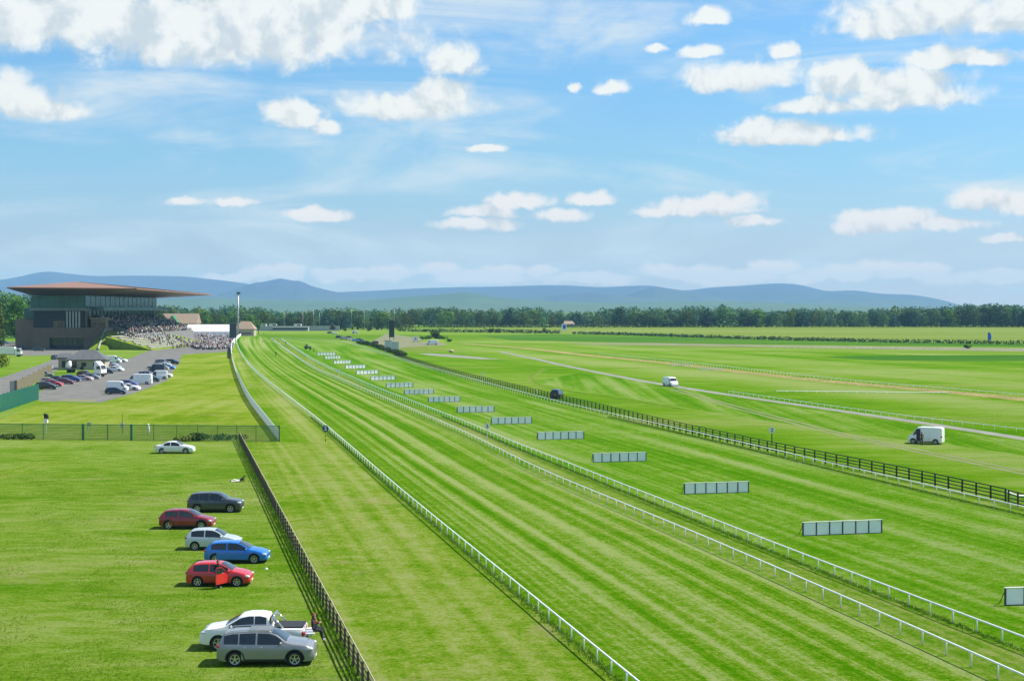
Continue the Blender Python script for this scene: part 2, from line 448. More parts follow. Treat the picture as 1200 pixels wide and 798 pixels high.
PATH['LF'] = smooth_path(gp([(280.6,507.5),(437.3,798)], 1.1) , 1.85, 1)
PATH['LF'] = PATH['LF'] + [PATH['LF'][-1] + (PATH['LF'][-1] - PATH['LF'][-2]) * k for k in range(1, 8)]
PATH['LW'] = smooth_path(gp([(327,516.8),(311.5,496.5),(297,477.5),(289,465),(280,446),(274.2,430),(271.2,418),(271,409),(274,401.5),(282,394),(292,388.5)]), 2.0, 30)
PATH['road'] = smooth_path(gp([(1260,524),(1200,513.8),(1116.7,500.8),(1033,488.3),(950,476.6),(866.7,464.6),(800,454.4),(741.7,444.6),(700,436.2),(662.5,428.8),(625,420),(585,412)]), 6, 20)
PATH['brown'] = smooth_path(gp([(1260,474),(1200,467.5),(1116.7,460),(1033,452.5),(950,445),(866.7,435.8),(783,425.6),(700,417.6),(675,415),(625,409),(587.5,405.8),(540,402.5)]), 6, 20)
PATH['R3'] = smooth_path(gp([(1260,511.5),(1200,502),(1116.7,492.8),(1033,482.6),(950,471.6),(900,464.2),(854,458)], RH), 2.45, 10)
PATH['R4'] = smooth_path(gp([(1260,469),(1200,461.5),(1116.7,455),(1033,448),(950,440),(866.7,430.6),(783,421.5),(700,413.4)], RH), 2.45, 10)
PATH['R5'] = smooth_path(gp([(1230,409.2),(1120,408.2),(1010,406.8),(900,405.6)], RH), 3, 5)

# one ground sheet to the horizon
b = MB(); b.uv = []
g = [-16000, -6000, -2500, -1000, -400, 0, 400, 1000, 2500, 6000, 16000]; gy = [-300, 0, 300, 700, 1200, 2500, 6000, 17400]
for y in gy:
    for x in g: b.v.append((x, y, 0)); b.uv.append((x, y))
for j in range(len(gy) - 1):
    for i in range(len(g) - 1):
        a = j * len(g) + i; b.f.append((a, a + 1, a + 1 + len(g), a + len(g))); b.m.append(0)
struct(b.build('ground', GM['plain']))

# car field at the left: from the mesh fence to behind the camera
lf = PATH['LF']
far_l, far_r = G(-120, 514.5), lf[0]
sheet('car_field_grass', [(-150, far_l.y), (far_r.x, far_r.y + 1), *[(p.x, p.y) for p in lf], (lf[-1].x + 8, 20), (-150, 20)], GM['field'], .004)
ribbon('walkway_grass', lf, [p for p in PATH['L1'][::-1] if p.y < lf[0].y + 6], GM['walk'], .006, 6)
ribbon('walkway_far_grass', [p for p in PATH['LW'] if p.y < 640][::-1], [p for p in PATH['L1'] if 190 < p.y < 640][::-1], GM['walk'], .008, 4)
ribbon('racetrack', PATH['L1'], PATH['M1'], GM['track'], .012, 8)
ribbon('divider_strip', PATH['M1'], PATH['M2'], GM['worn'], .016, 4)
ribbon('hurdle_course', PATH['M2'], PATH['R1'], GM['hurdle'], .012, 8)
# lawn between car park and white fence
LWr = [(p.x, p.y) for p in PATH['LW'] if p.y < 600]
lawn = [tuple(G(-200, 490)[:2]), tuple(G(-60, 514.5)[:2])] + LWr + [tuple(G(x, y)[:2]) for x, y in ((268,413.5),(215,415),(205,432),(190,449),(160,461),(118,473),(45,472),(0,492))]
sheet('lawn', lawn, GM['lawn'], .006)
sheet('infield', [tuple(G(x, y)[:2]) for x, y in ((1500,690),(1200,603),(1050,566),(866,523),(700,486),(600,461),(500,434),(450,418),(420,403),(480,399),(640,403),(900,411),(1300,418),(1600,440))], GM['right'], .004)
sheet('pasture', [tuple(G(x, y)[:2]) for x, y in ((1500,402),(1200,400.5),(900,396.5),(700,391.5),(560,388.8),(500,386),(560,383.6),(760,383),(1000,382.2),(1500,382))], GM['pasture'], .01)
sheet('cloud_shadow_grass_band', [tuple(G(x, y)[:2]) for x, y in ((560,393.5),(640,391.8),(760,394.5),(900,398.2),(1250,404.2),(1250,407.2),(1000,404.6),(860,403.4),(720,401.3),(600,398.6))], GM['band'], .012)  # cloud shadow below the hedge, painted as a strip of darker grass
sheet('worn_grass_band', [tuple(G(x, y)[:2]) for x, y in ((660,402.2),(760,401.8),(900,404.4),(1250,409.0),(1250,413.0),(1000,408.8),(850,405.8),(700,404.0))], GM['dirt'], .016)
sheet('dark_grass_patch', [tuple(G(x, y)[:2]) for x, y in ((960,418),(1060,416.5),(1300,416),(1300,423),(1120,423.5),(1020,422))], GM['band'], .014)  # patch of darker green grass
sheet('infield_grass_band', [tuple(G(x, y)[:2]) for x, y in ((620,448),(680,437),(790,452),(900,473),(1040,493),(1200,518),(1260,528),(1260,545),(1180,530),(1000,508),(860,487),(740,467))], GM['hurdle'], .008)
ribbon('infield_road', offset(PATH['road'], -1.3), offset(PATH['road'], 1.3), GM['gravel'], .020, 2)
ribbon('sandy_gallop', offset(PATH['brown'], -3.2), offset(PATH['brown'], 3.4), GM['sandy'], .020, 3)
sheet('gravel_yard', [tuple(G(x, y)[:2]) for x, y in ((490,414.2),(505,414.2),(530,415.8),(560,418.4),(587,421.2),(562,420.9),(530,418.6),(502,416.4))], GM['gravel'], .018)
sheet('bare_earth_yard', [tuple(G(x, y)[:2]) for x, y in ((432,402),(444,396),(452,391),(470,393),(496,397.5),(520,402),(524,405),(500,405.6),(472,407.5),(455,409),(440,406))], GM['dirt'], .018)
tw = smooth_path(gp([(790,456),(850,474),(920,492),(1000,513),(1100,533),(1230,560)]), 6, 10)
ribbon('wheel_tracks', offset(tw, -1.1), offset(tw, -.5), GM['dirt'], .014, 1)
ribbon('wheel_tracks', offset(tw, .5), offset(tw, 1.1), GM['dirt'], .014, 1)
ww = smooth_path(gp([(640,432),(626,438),(622,446),(640,455),(700,463),(800,480)]), 5, 10)
ribbon('wheel_tracks', offset(ww, -1.0), offset(ww, 1.0), GM['worn'], .014, 1)
# car park, roads and terraces at the left
sheet('car_park', [tuple(G(x, y)[:2]) for x, y in ((46,470),(118,471.5),(160,460),(196,446),(206,431),(214,415.5),(272,411.5),(274,403),(190,404.5),(172,412),(141,424),(118,436),(60,447),(44,462))], GM['asphalt'], .014)
sheet('access_road', [tuple(G(x, y)[:2]) for x, y in ((-40,475),(-40,456),(0,443),(45,428),(66,420),(78,414),(100,414),(98,421),(76,429),(60,438),(34,452),(20,463),(0,466))], GM['asphalt'], .018)
sheet('terrace_paving', [tuple(G(x, y)[:2]) for x, y in ((178,411),(272,410.5),(276,400),(283,393),(286,388),(200,388),(120,396),(150,404))], GM['paving'], .010)
sheet('stand_forecourt', [tuple(G(x, y)[:2]) for x, y in ((-60,402),(-60,414),(40,417),(98,414),(118,405),(118,398))], GM['asphalt'], .022)
sheet('bare_earth_patch', [tuple(G(x, y)[:2]) for x, y in ((66,470.2),(75,467.4),(112,468.6),(113,470.4),(92,471.2))], GM['dirt'], .020)
sheet('dark_grass_patch', [tuple(G(x, y)[:2]) for x, y in ((110,411),(118,398),(140,398),(150,404),(128,410))], GM['band'], .012)

# tyre marks and bare patches in the car field
tm_ = smooth_path(gp([(-30,566),(10,556),(40,546),(66,540),(100,537)]), 3, 4)
for o_ in (-1.2, .6): ribbon('wheel_tracks', offset(tm_, o_), offset(tm_, o_ + .5), GM['lawn'], .010, 1)
rp = random.Random(3)
for px, py, a_, b_ in ((150,577,1.3,.16),(200,578.5,.9,.12),(139,528,1.0,.2),(104,526,.9,.2)):
    c_ = G(px, py); sheet('bare_patch', [(c_.x + a_ * math.cos(k * .524) * rp.uniform(.6, 1.2), c_.y + b_ * 3 * math.sin(k * .524) * rp.uniform(.6, 1.2)) for k in range(12)], GM['patch'], .009)
# ------------------------------------------------------------------ mountains
def mountain_mat(name, c0, c1, c2):
    m, t, b = new_mat(name)
    pos = t.n('ShaderNodeNewGeometry').outputs['Position']
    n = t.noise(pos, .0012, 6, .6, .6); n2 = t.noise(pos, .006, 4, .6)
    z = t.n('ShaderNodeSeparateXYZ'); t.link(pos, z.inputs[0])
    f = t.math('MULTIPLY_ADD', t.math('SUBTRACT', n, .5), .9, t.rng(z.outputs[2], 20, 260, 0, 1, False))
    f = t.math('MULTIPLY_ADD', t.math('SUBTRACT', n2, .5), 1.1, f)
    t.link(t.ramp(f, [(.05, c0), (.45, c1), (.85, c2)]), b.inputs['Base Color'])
    b.inputs['Roughness'].default_value = .95; b.inputs['Specular IOR Level'].default_value = .05
    return m
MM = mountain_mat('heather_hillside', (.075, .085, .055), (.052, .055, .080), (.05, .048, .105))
MF = mountain_mat('foothill_fields', (.075, .11, .045), (.045, .075, .035), (.018, .038, .022))
def ridge(name, pts, D, depth_front, depth_back, mat, rough=1.0, seed=0):
    xs = [p[0] for p in pts]; ys = [p[1] for p in pts]
    n = 220; m = 26; b = MB()
    for i in range(n + 1):
        px = xs[0] + (xs[-1] - xs[0]) * i / n
        y = float(np.interp(px, xs, ys)); top = P(px, y, D)
        for j in range(m + 1):
            s = j / m * 2 - 1          # -1 front foot .. 0 ridge .. 1 back foot
            dep = D + (s * depth_front if s < 0 else s * depth_back)
            k = 1 - abs(s); k = k * k * (3 - 2 * k) * .55 + k * .45
            X = top.x * dep / D
            nz = mnoise.fractal(Vector((X * .0016 + seed, dep * .0011, 0)), .9, 2.0, 6)
            h = top.z * k * (1 + .75 * nz * (1 - k) * rough) - 3 * (k < .02)
            b.v.append((X, dep, h))
    for i in range(n):
        for j in range(m):
            a = i * (m + 1) + j; b.f.append((a, a + m + 1, a + m + 2, a + 1)); b.m.append(0)
    o = b.build(name, mat, smooth=True)
    return struct(o)
def smoothpts(p):
    xs = [q[0] for q in p]; ys = [q[1] for q in p]; X = np.linspace(xs[0], xs[-1], 300); Y = np.interp(X, xs, ys)
    for _ in range(7): Y[1:-1] = Y[1:-1] * .5 + (Y[:-2] + Y[2:]) * .25
    rng_ = np.random.RandomState(len(p)); nz = rng_.normal(size=300); nz = np.convolve(np.convolve(nz, np.ones(13) / 13, 'same'), np.ones(13) / 13, 'same') * 1.8; Y = Y + nz * np.clip(363 - Y, 0, 12) / 12
    return [(x, y) for x, y in zip(X, Y)]
ridge('mountains', smoothpts([(-260,341),(-120,334),(0,328.5),(30,323),(52,317),(80,321),(112,323.5),(150,322.5),(215,323),(265,329.5),(300,335),(350,341),(395,343.5),(440,342),(490,338),(540,336),(600,335),(660,334.5),(705,337),(735,335),(765,333.5),(800,341),(835,336.5),(870,335),(910,330.5),(940,332),(968,341.5),(1000,340),(1030,345),(1070,345),(1100,350.5),(1135,361),(1160,366)]), 14500, 3000, 2600, MM)
ridge('mountains', smoothpts([(220,362),(262,343),(300,331),(328,327),(350,330),(395,343),(450,356),(480,363)]), 12800, 1500, 1700, MM, seed=4)
ridge('mountains', smoothpts([(690,362),(720,350),(765,336),(800,340),(850,351),(900,354),(960,350),(1000,352),(1060,357),(1120,363)]), 12600, 1400, 1700, MM, seed=9)
ridge('mountains', smoothpts([(-140,352),(-40,346),(40,341),(110,340.5),(180,343),(250,347),(330,352),(400,358),(440,364)]), 11600, 1500, 1500, MM, seed=21)
ridge('mountains', smoothpts([(420,364),(470,353),(520,345),(560,344),(610,348),(650,346),(690,343),(740,348),(800,354),(850,359),(880,364)]), 11900, 1500, 1500, MM, seed=27)
ridge('foothills', smoothpts([(-100,352),(100,352),(240,350),(400,354),(450,350),(520,345),(545,342.5),(580,349),(650,354),(760,355),(850,353),(960,357),(1040,360),(1100,364)]), 9500, 2600, 2200, MF, seed=14)
# ------------------------------------------------------------------ materials for built things
M = dict(
 white_rail=pmat('white_plastic_rail', (.88, .88, .86), .45, var=.08, scale=1.5),
 white=pmat('white_paint', (.78, .78, .76), .5, var=.08, scale=.6),
 timber=pmat('weathered_timber', (.115, .092, .066), .85, var=.4, scale=4, bump=.3),
 pale_timber=pmat('pale_cut_timber', (.42, .36, .27), .85, var=.3, scale=4, bump=.3),
 dark_timber=pmat('dark_creosoted_timber', (.042, .038, .028), .85, var=.3, scale=4, bump=.3),
 green_steel=pmat('green_steel', (.010, .17, .06), .5, var=.15, scale=2),
 green_sheet=pmat('green_profiled_sheet', (.015, .16, .11), .5, var=.15, scale=.8),
 dark_steel=pmat('dark_steel', (.05, .055, .06), .5, .3, .2, 3),
 grey_steel=pmat('galvanised_steel', (.42, .44, .46), .45, .5, .12, 2),
 hurdle_panel=pmat('pale_padding', (.92, .93, .94), .6, var=.05, scale=1.2),
 hurdle_dark=pmat('hurdle_dark_frame', (.045, .05, .05), .6, var=.2, scale=3),
 tyre=pmat('tyre_rubber', (.022, .022, .023), .8, var=.15, scale=6),
 rim=pmat('alloy_rim', (.50, .51, .53), .3, .85, .08, 6),
 dark_rim=pmat('dark_rim', (.10, .10, .11), .35, .8, .1, 6),
 trim=pmat('black_trim', (.018, .018, .02), .6, var=.15, scale=4),
 glass=pmat('car_glass', (.018, .024, .028), .06, 0, .1, 1, coat=.6),
 lamp=pmat('headlamp_glass', (.62, .66, .70), .12, .3, .05, 8, coat=.6),
 tail=pmat('tail_lamp', (.30, .012, .014), .15, 0, .08, 8, coat=.6),
 plate=pmat('number_plate', (.70, .70, .66), .4, var=.04, scale=6),
 chrome=pmat('chrome', (.75, .76, .78), .15, .9, .04, 6),
 skin=pmat('skin', (.48, .27, .19), .6, var=.06, scale=8),
 hair=pmat('brown_hair', (.06, .035, .02), .8, var=.2, scale=20),
 red_hair=pmat('auburn_hair', (.22, .06, .02), .8, var=.2, scale=20),
 navy=pmat('navy_cloth', (.016, .022, .045), .85, var=.2, scale=8),
 black=pmat('black_cloth', (.011, .011, .012), .9, var=.2, scale=8),
 teal=pmat('teal_cloth', (.02, .22, .30), .85, var=.2, scale=8),
 redcloth=pmat('red_cloth', (.40, .02, .025), .85, var=.2, scale=8),
 shoe=pmat('shoe', (.35, .35, .36), .7, var=.2, scale=8),
 whitecloth=pmat('white_cloth', (.72, .71, .68), .85, var=.1, scale=8),
 tint=pmat('coloured_cloth', (.5, .5, .5), .85, var=.12, scale=4, objcol=True),
 ink=pmat('black_lettering', (.012, .012, .014), .6, var=.1, scale=8),
 yellow=pmat('yellow_paint', (.65, .48, .03), .5, var=.1, scale=6),
 blue_sign=pmat('blue_sign', (.03, .10, .62), .5, var=.08, scale=1),
 blueblack=pmat('blue_sign_dark', (.02, .05, .16), .5, var=.08, scale=3),
)

def translucent(m, amount):
    nt = m.node_tree; b = nt.nodes['Principled BSDF']; tr = nt.nodes.new('ShaderNodeBsdfTranslucent'); mx = nt.nodes.new('ShaderNodeMixShader')
    nt.links.new(b.inputs['Base Color'].links[0].from_socket, tr.inputs['Color']); mx.inputs[0].default_value = amount
    nt.links.new(b.outputs[0], mx.inputs[1]); nt.links.new(tr.outputs[0], mx.inputs[2]); nt.links.new(mx.outputs[0], nt.nodes['Material Output'].inputs['Surface'])
M['thin_white'] = pmat('thin_white_plastic', (.93, .93, .92), .45, var=.04); translucent(M['thin_white'], .5)
# ------------------------------------------------------------------ running rails
def visible_first(pts):
    return sorted(range(len(pts)), key=lambda i: (not in_view(pts[i]), pts[i].length))
def running_rail(label, path, h=RH, rr=.05, pr=.040, group='white running rails', every=1, name='running_rail', limit=100):
    base = path[0].copy()
    t = thing(name, label, 'rail', base, 0, group)
    b = MB(); b.tube([p - base + Vector((0, 0, h - rr)) for p in path], rr, 8); b.build('top_rail', M['white_rail'], t, smooth=True)
    pts = path[::every]
    order = visible_first(pts)
    pm = MB()
    pm.tube([(0, 0, -.05), (0, 0, h * .8), (0, .02, h - rr)], [pr, pr, pr * .9], 6); me = pm.mesh('post', M['white_rail'], True)
    for i in order[:limit]:
        a = pts[max(0, i - 1)]; c = pts[min(len(pts) - 1, i + 1)]; d = c - a
        ob('post', me, t, pts[i] - base, math.atan2(d.y, d.x))
    if len(order) > limit:
        pm = MB()
        for i in order[limit:]:
            q = pts[i] - base; pm.tube([q, q + Vector((0, 0, h - rr))], pr, 4)
        tag(pm.build('distant_post', M['white_rail'], t), kind='stuff')
    return t
running_rail('white running rail between the mown walkway and the striped racing strip, nearest the parked cars', PATH['L1'])
running_rail('white running rail beyond the striped racing strip, the nearer of a close pair', PATH['M1'])
running_rail('white running rail edging the hurdle course, the farther of a close pair', PATH['M2'])
running_rail('white plastic running rail running in front of the long dark timber fence', PATH['R1'])
running_rail('faint white running rail beyond the grey infield road', PATH['R3'], rr=.045, pr=.028)
running_rail('thin white running rail alongside the sandy gallop', PATH['R4'], rr=.05, pr=.035)
running_rail('low far white rail on the worn brown band near the hedge', PATH['R5'], rr=.05, pr=.04)

def timber_fence(label, path, h, post, board, nrail, mats, name, group=None, top_mat=None, side=1):
    base = path[0].copy()
    t = thing(name, label, 'fence', base, 0, group)
    for k in range(nrail):
        z = h * (.22 + .74 * k / (nrail - 1))
        b = MB()
        for a, c in zip(path[:-1], path[1:]):
            d = (c - a); n = Vector((d.y, -d.x, 0)).normalized() * (post / 2 + .02) * side
            m_ = (a + c) / 2 - base + n + Vector((0, 0, z + random.uniform(-.012, .012)))
            b.box(m_, (d.length - .004, .035, board), 0, math.atan2(d.y, d.x))
        b.build('rail', top_mat if (top_mat and k == nrail - 1) else mats, t)
    pm = MB(); pm.box((0, 0, h / 2 - .05), (post, post, h + .1)); pm.v[4:8] = [(x * .9, y * .9, z) for x, y, z in pm.v[4:8]]
    me = pm.mesh('post', mats)
    order = visible_first(path)
    for i in order[:100]:
        a = path[max(0, i - 1)]; c = path[min(len(path) - 1, i + 1)]; d = c - a
        o = ob('post', me, t, path[i] - base, math.atan2(d.y, d.x))
        o.rotation_euler[0] = random.uniform(-.02, .02); o.rotation_euler[1] = random.uniform(-.02, .02)
    if len(order) > 100:
        pm = MB()
        for i in order[100:]:
            pm.box(path[i] - base + Vector((0, 0, h / 2)), (post, post, h))
        tag(pm.build('distant_post', mats, t), kind='stuff')
    return t
timber_fence('weathered post and rail timber fence between the parked cars and the mown walkway', PATH['LF'], 1.12, .11, .10, 4, M['timber'], 'timber_fence', top_mat=M['pale_timber'], side=-1)
timber_fence('long dark four rail timber fence behind the white rail at the infield', PATH['RF'], 1.32, .13, .10, 4, M['dark_timber'], 'timber_fence')
gpth = gp([(1181.8, 574.2), (1193, 577), (1206, 580), (1240, 588)], 1.25)
timber_fence('short dark four rail fence beyond the gap at the end of the long one', gpth, 1.32, .13, .10, 4, M['dark_timber'], 'timber_fence')
# small white rail end lying behind it
t = thing('white_rail_end', 'curved white plastic rail end lying behind the short dark fence', 'rail', G(1194, 587))
b = MB(); b.tube([(-.8, .9, .75), (-.3, .6, .5), (.2, .5, .38), (1.0, .6, .42), (2.6, 1.0, .42)], .10, 8); b.build('rail_tube', M['white_rail'], t, smooth=True)
for x, y, z in ((-.3, .6, .5), (1.0, .6, .42), (2.5, .97, .42)):
    b = MB(); b.tube([(x, y, -.02), (x, y, z)], .04, 6); b.build('leg', M['white_rail'], t)

# white palisade at the left, growing into a solid white wall near the crowd
lw = PATH['LW']; base = lw[0].copy()
t = thing('white_palisade_fence', 'white palisade fence curving from the green mesh fence towards the crowd', 'fence', base)
k0 = [p for p in lw if p.y < 520]
b = MB()
for z in (.35, 1.15): b.tube([p - base + Vector((0, 0, z)) for p in k0], .045, 6)
b.build('rail', M['white_rail'], t, smooth=True)
b = MB()
for a, c in zip(k0[:-1], k0[1:]):
    for k in range(8):
        q = a.lerp(c, k / 8) - base; b.box(q + Vector((.04, 0, .66)), (.012, .17, 1.25), 0, math.atan2((c - a).y, (c - a).x) + PI / 2)
b.build('picket', M['thin_white'], t)
pm = MB(); pm.box((0, 0, .68), (.12, .12, 1.4)); me = pm.mesh('post', M['white_rail'])
for p in k0[:100]: ob('post', me, t, p - base)
k1 = [p for p in lw if p.y >= 519]; base = k1[0].copy()
t = thing('white_wall', 'solid white boundary wall curving round the end of the crowd terrace', 'wall', base)
b = MB()
for a, c in zip(k1[:-1], k1[1:]):
    d = c - a; b.box((a + c) / 2 - base + Vector((0, 0, .8)), (d.length + .02, .12, 1.6), 0, math.atan2(d.y, d.x))
b.build('panel', M['white'], t)
b = MB(); b.tube([p - base + Vector((0, 0, 1.68)) for p in k1], .09, 6); b.build('coping', M['white_rail'], t)

# green mesh fence
p0, p1 = G(-40, 514.2), G(327.5, 517.6); L = (p1 - p0).length; ang = math.atan2(p1.y - p0.y, p1.x - p0.x)
t = thing('mesh_fence', 'tall green wire mesh fence across the back of the car field', 'fence', p0, ang)
b = MB(); b.tube([(0, 0, 2.05), (L, 0, 2.05)], .04, 6); b.build('top_rail', M['green_steel'], t)
b = MB(); b.tube([(0, 0, .1), (L, 0, .1)], .03, 6); b.build('bottom_rail', M['green_steel'], t)
b = MB()
for i in range(int(L / .08)): b.box((i * .08, 0, 1.07), (.030, .010, 1.96))
for k in range(9): b.box((L / 2, .006, .28 + k * .21), (L, .012, .026))
b.build('wire_mesh', M['green_steel'], t)
def fx(px): q = G(px, 516); return (q - p0).length
for px, w in ((-20, .08), (19, .07), (45.5, .07), (95, .26), (125, .09), (154, .26), (181, .07), (209, .07), (234, .07), (258, .07), (281, .09), (304, .07)):
    b = MB(); b.box((0, 0, 1.06), (w, w * .8, 2.12)); b.box((0, 0, 2.13), (w * 1.1, w * .9, .03)); b.build('post', M['green_steel'], t, loc=(fx(px), 0, 0))
b = MB(); b.box((0, 0, 1.1), (.1, .1, 2.2)); b.build('corner_post', M['dark_steel'], t, loc=(L, 0, 0))

# ------------------------------------------------------------------ hurdles
HUR = [(1178,1310,709.5,705.5),(941,1033,628,624.5),(802,877,579.2,577),(695,757,542,540.3),(630,684,515.6,514.3),(576,623,497.2,496.4),(536,579,483.6,482.8),(502,539,471.4,470.8),
       (474,508,462.2,461.6),(453,484,454.2,453.6),(434.7,463,445.6,445.0),(417.8,443,438.7,438.1),(405,428.4,432.0,431.5),(391.3,411.2,426.3,425.9),(381,399,420.7,420.4),(372,393,416.4,416.1)]
HL = ['cut off by the edge of the view, nearest of all', 'second from the near end of the row', 'third from the near end of the row', 'fourth from the near end of the row', 'behind the white lollipop marker with the figure',
      'sixth from the near end of the row', 'seventh from the near end of the row', 'eighth from the near end of the row', 'eighth from the far end of the row', 'seventh from the far end of the row', 'sixth from the far end of the row',
      'fifth from the far end of the row', 'fourth from the far end of the row', 'third from the far end of the row', 'second from the far end of the row', 'farthest of the row, nearest the dark buggy']
protoH = None
for i, (x0, x1, y0, y1) in enumerate(HUR):
    a, c = G(x0, y0), G(x1, y1); d = c - a; rz = math.atan2(d.y, d.x); L = d.length
    lab = 'pale six panel hurdle screen ' + HL[i]
    if i == 1 or protoH is None:
        pass
    t = thing('hurdle', lab, 'hurdle', a, rz, 'hurdle screens on the grass course')
    n = 6; w = L / n
    for k in range(n):
        b = MB(); b.box((w * (k + .5), random.uniform(-.012, .012), .52), (w - .10, .03, .92), 0, random.uniform(-.012, .012)); b.build('panel', M['hurdle_panel'], t)
    for k in range(n + 1):
        b = MB(); b.box((w * k, 0, .50), (.09, .10, 1.04)); b.build('upright', M['hurdle_dark'], t)
    b = MB(); b.box((L / 2, 0, 1.05), (L + .1, .13, .05)); b.build('top_cap', M['white'], t)
    b = MB(); b.box((L / 2, .02, .035), (L, .12, .05)); b.build('base_bar', M['hurdle_dark'], t)
    for k in (0, 2, 4, 6):
        b = MB(); b.tube([(w * k, .05, .85), (w * k, .75, .0)], .025, 5); b.build('stay', M['hurdle_dark'], t)

# ------------------------------------------------------------------ furlong markers with figures
def digit_mesh(s, size, z, y, mat, parent, name='figure'):
    cu = bpy.data.curves.new('txt', 'FONT'); cu.body = s; cu.size = size; cu.extrude = .008; cu.align_x = 'CENTER'; cu.align_y = 'CENTER'; cu.offset = .012
    o = bpy.data.objects.new('txt', cu); COL.objects.link(o)
    me = bpy.data.meshes.new_from_object(o.evaluated_get(bpy.context.evaluated_depsgraph_get()))
    bpy.data.objects.remove(o); bpy.data.curves.remove(cu)
    me.materials.clear(); me.materials.append(mat)
    q = ob(name, me, parent, (0, y, z)); q.rotation_euler = (PI / 2, 0, 0)
def marker(px, py, h, r, label, disc, ink, pole, text, rz=0, stripes=None):
    t = thing('furlong_marker', label, 'marker', G(px, py), rz)
    b = MB()
    if stripes:
        n = 7
        for k in range(n): b.box((0, 0, (k + .5) * (h - r) / n), (.09, .09, (h - r) / n), k % 2)
        b.build('pole', stripes, t)
    else:
        b.box((0, 0, (h - r) / 2), (.12, .08, h - r)); b.build('pole', pole, t)
    b = MB(); b.lathe([(r * .96, -.025), (r, -.02), (r, .02), (r * .96, .025)], 24, 0, Matrix.Translation((0, -.05, h - r)) @ Matrix.Rotation(PI / 2, 4, 'X')); b.build('disc', disc, t)
    if text: digit_mesh(text, r * 1.75, h - r, -.08, ink, t)
marker(381.5, 519.5, 2.35, .42, 'dark blue furlong disc on a yellow and black banded pole by the near white rail', M['blueblack'], M['white'], None, '2', 0, [M['yellow'], M['ink']])
marker(571, 515, 2.15, .36, 'white furlong lollipop with a dark figure between the close pair of white rails', M['white'], M['ink'], M['white'], '2')
marker(397, 443, 2.3, .40, 'plain white far furlong post between the close pair of white rails', M['white'], M['ink'], M['white'], None)
marker(904.5, 522, 2.35, .40, 'round white disc with a black figure on a dark pole behind the dark fence', M['white'], M['ink'], M['dark_timber'], '2')
marker(565, 446, 2.0, .28, 'slim pale marker post standing in the grass behind the long dark fence', M['white'], M['ink'], M['white'], None)
# long low white rail lying across the infield, and two short white wings by the gallop
a, c = G(910, 459.6), G(1112, 461.6); d_ = c - a
t = thing('ground_rail', 'long low white rail lying straight across the infield beyond the grey road', 'rail', a, math.atan2(d_.y, d_.x))
b = MB(); b.tube([(0, 0, .28), (d_.length, 0, .28)], .07, 6); b.build('rail_tube', M['white_rail'], t)
for k in range(18):
    b = MB(); b.box((d_.length * k / 17, 0, .13), (.1, .25, .26)); b.build('foot', M['white_rail'], t)
for px, py, lab in ((797, 430, 'short white wing panel beside the sandy gallop, nearer the middle of the plain'), (833, 435.2, 'short white wing panel beside the sandy gallop, between the gallop and the grey road')):
    t = thing('wing_panel', lab, 'panel', G(px, py), -.1)
    for z in (.5, .95):
        b = MB(); b.box((0, 0, z), (6.2, .1, .16)); b.build('board', M['white'], t)
    for x in (-2.9, 0, 2.9):
        b = MB(); b.box((x, .08, .52), (.14, .1, 1.04)); b.build('post', M['white'], t)
# small white hoop by the dark fence
t = thing('white_hoop', 'small white hoop standing behind the long dark fence near the dark off-roader', 'hoop', G(627, 462.5))
b = MB(); b.tube([(-.45, 0, 0), (-.45, 0, .9), (-.2, 0, 1.15), (.2, 0, 1.15), (.45, 0, .9), (.45, 0, 0)], .05, 6); b.build('hoop_tube', M['white_rail'], t, smooth=True)
# marker posts / boxes behind the mesh fence
t = thing('marker_post', 'white wooden post with a black hooded box on top behind the mesh fence', 'post', G(53.5, 507.5))
b = MB(); b.box((0, 0, 1.0), (.16, .16, 2.0)); b.build('post', M['white'], t)
b = MB(); b.box((.05, 0, 1.75), (.5, .4, .6)); b.build('white_box', M['white'], t)
b = MB(); b.add([(-.12, -.22, 2.05), (.45, -.22, 2.05), (.45, .22, 2.05), (-.12, .22, 2.05), (-.22, -.22, 2.75), (.30, -.22, 2.65), (.30, .22, 2.65), (-.22, .22, 2.75)], [(0,3,2,1),(4,5,6,7),(0,1,5,4),(1,2,6,5),(2,3,7,6),(3,0,4,7)]); b.build('hood', M['trim'], t)
t = thing('folding_stand', 'pale metal frame stand behind the mesh fence between the two thick green posts', 'stand', G(104.5, 508))
for sx in (-.3, .3):
    b = MB(); b.tube([(sx, 0, 0), (sx * .6, 0, 1.5)], .04, 6); b.build('leg', M['grey_steel'], t)
b = MB(); b.box((0, 0, 1.3), (.55, .08, .5)); b.build('board', M['grey_steel'], t)
t = thing('utility_post', 'grey utility box on a thin pole behind the mesh fence beside the thick post', 'post', G(143.5, 509))
b = MB(); b.tube([(0, 0, 0), (0, 0, 2.9)], .03, 6); b.build('pole', M['dark_steel'], t)
b = MB(); b.box((0, 0, 1.25), (.4, .25, .7)); b.build('box', M['grey_steel'], t)
t = thing('marker_post', 'short white bollard behind the mesh fence nearest the white saloon car', 'post', G(174, 509.5))
b = MB(); b.lathe([(.12, 0), (.14, .4), (.2, .7), (.2, 1.1), (.13, 1.2), (.14, 1.45), (.05, 1.55)], 10); b.build('bollard_body', M['white'], t, smooth=True)
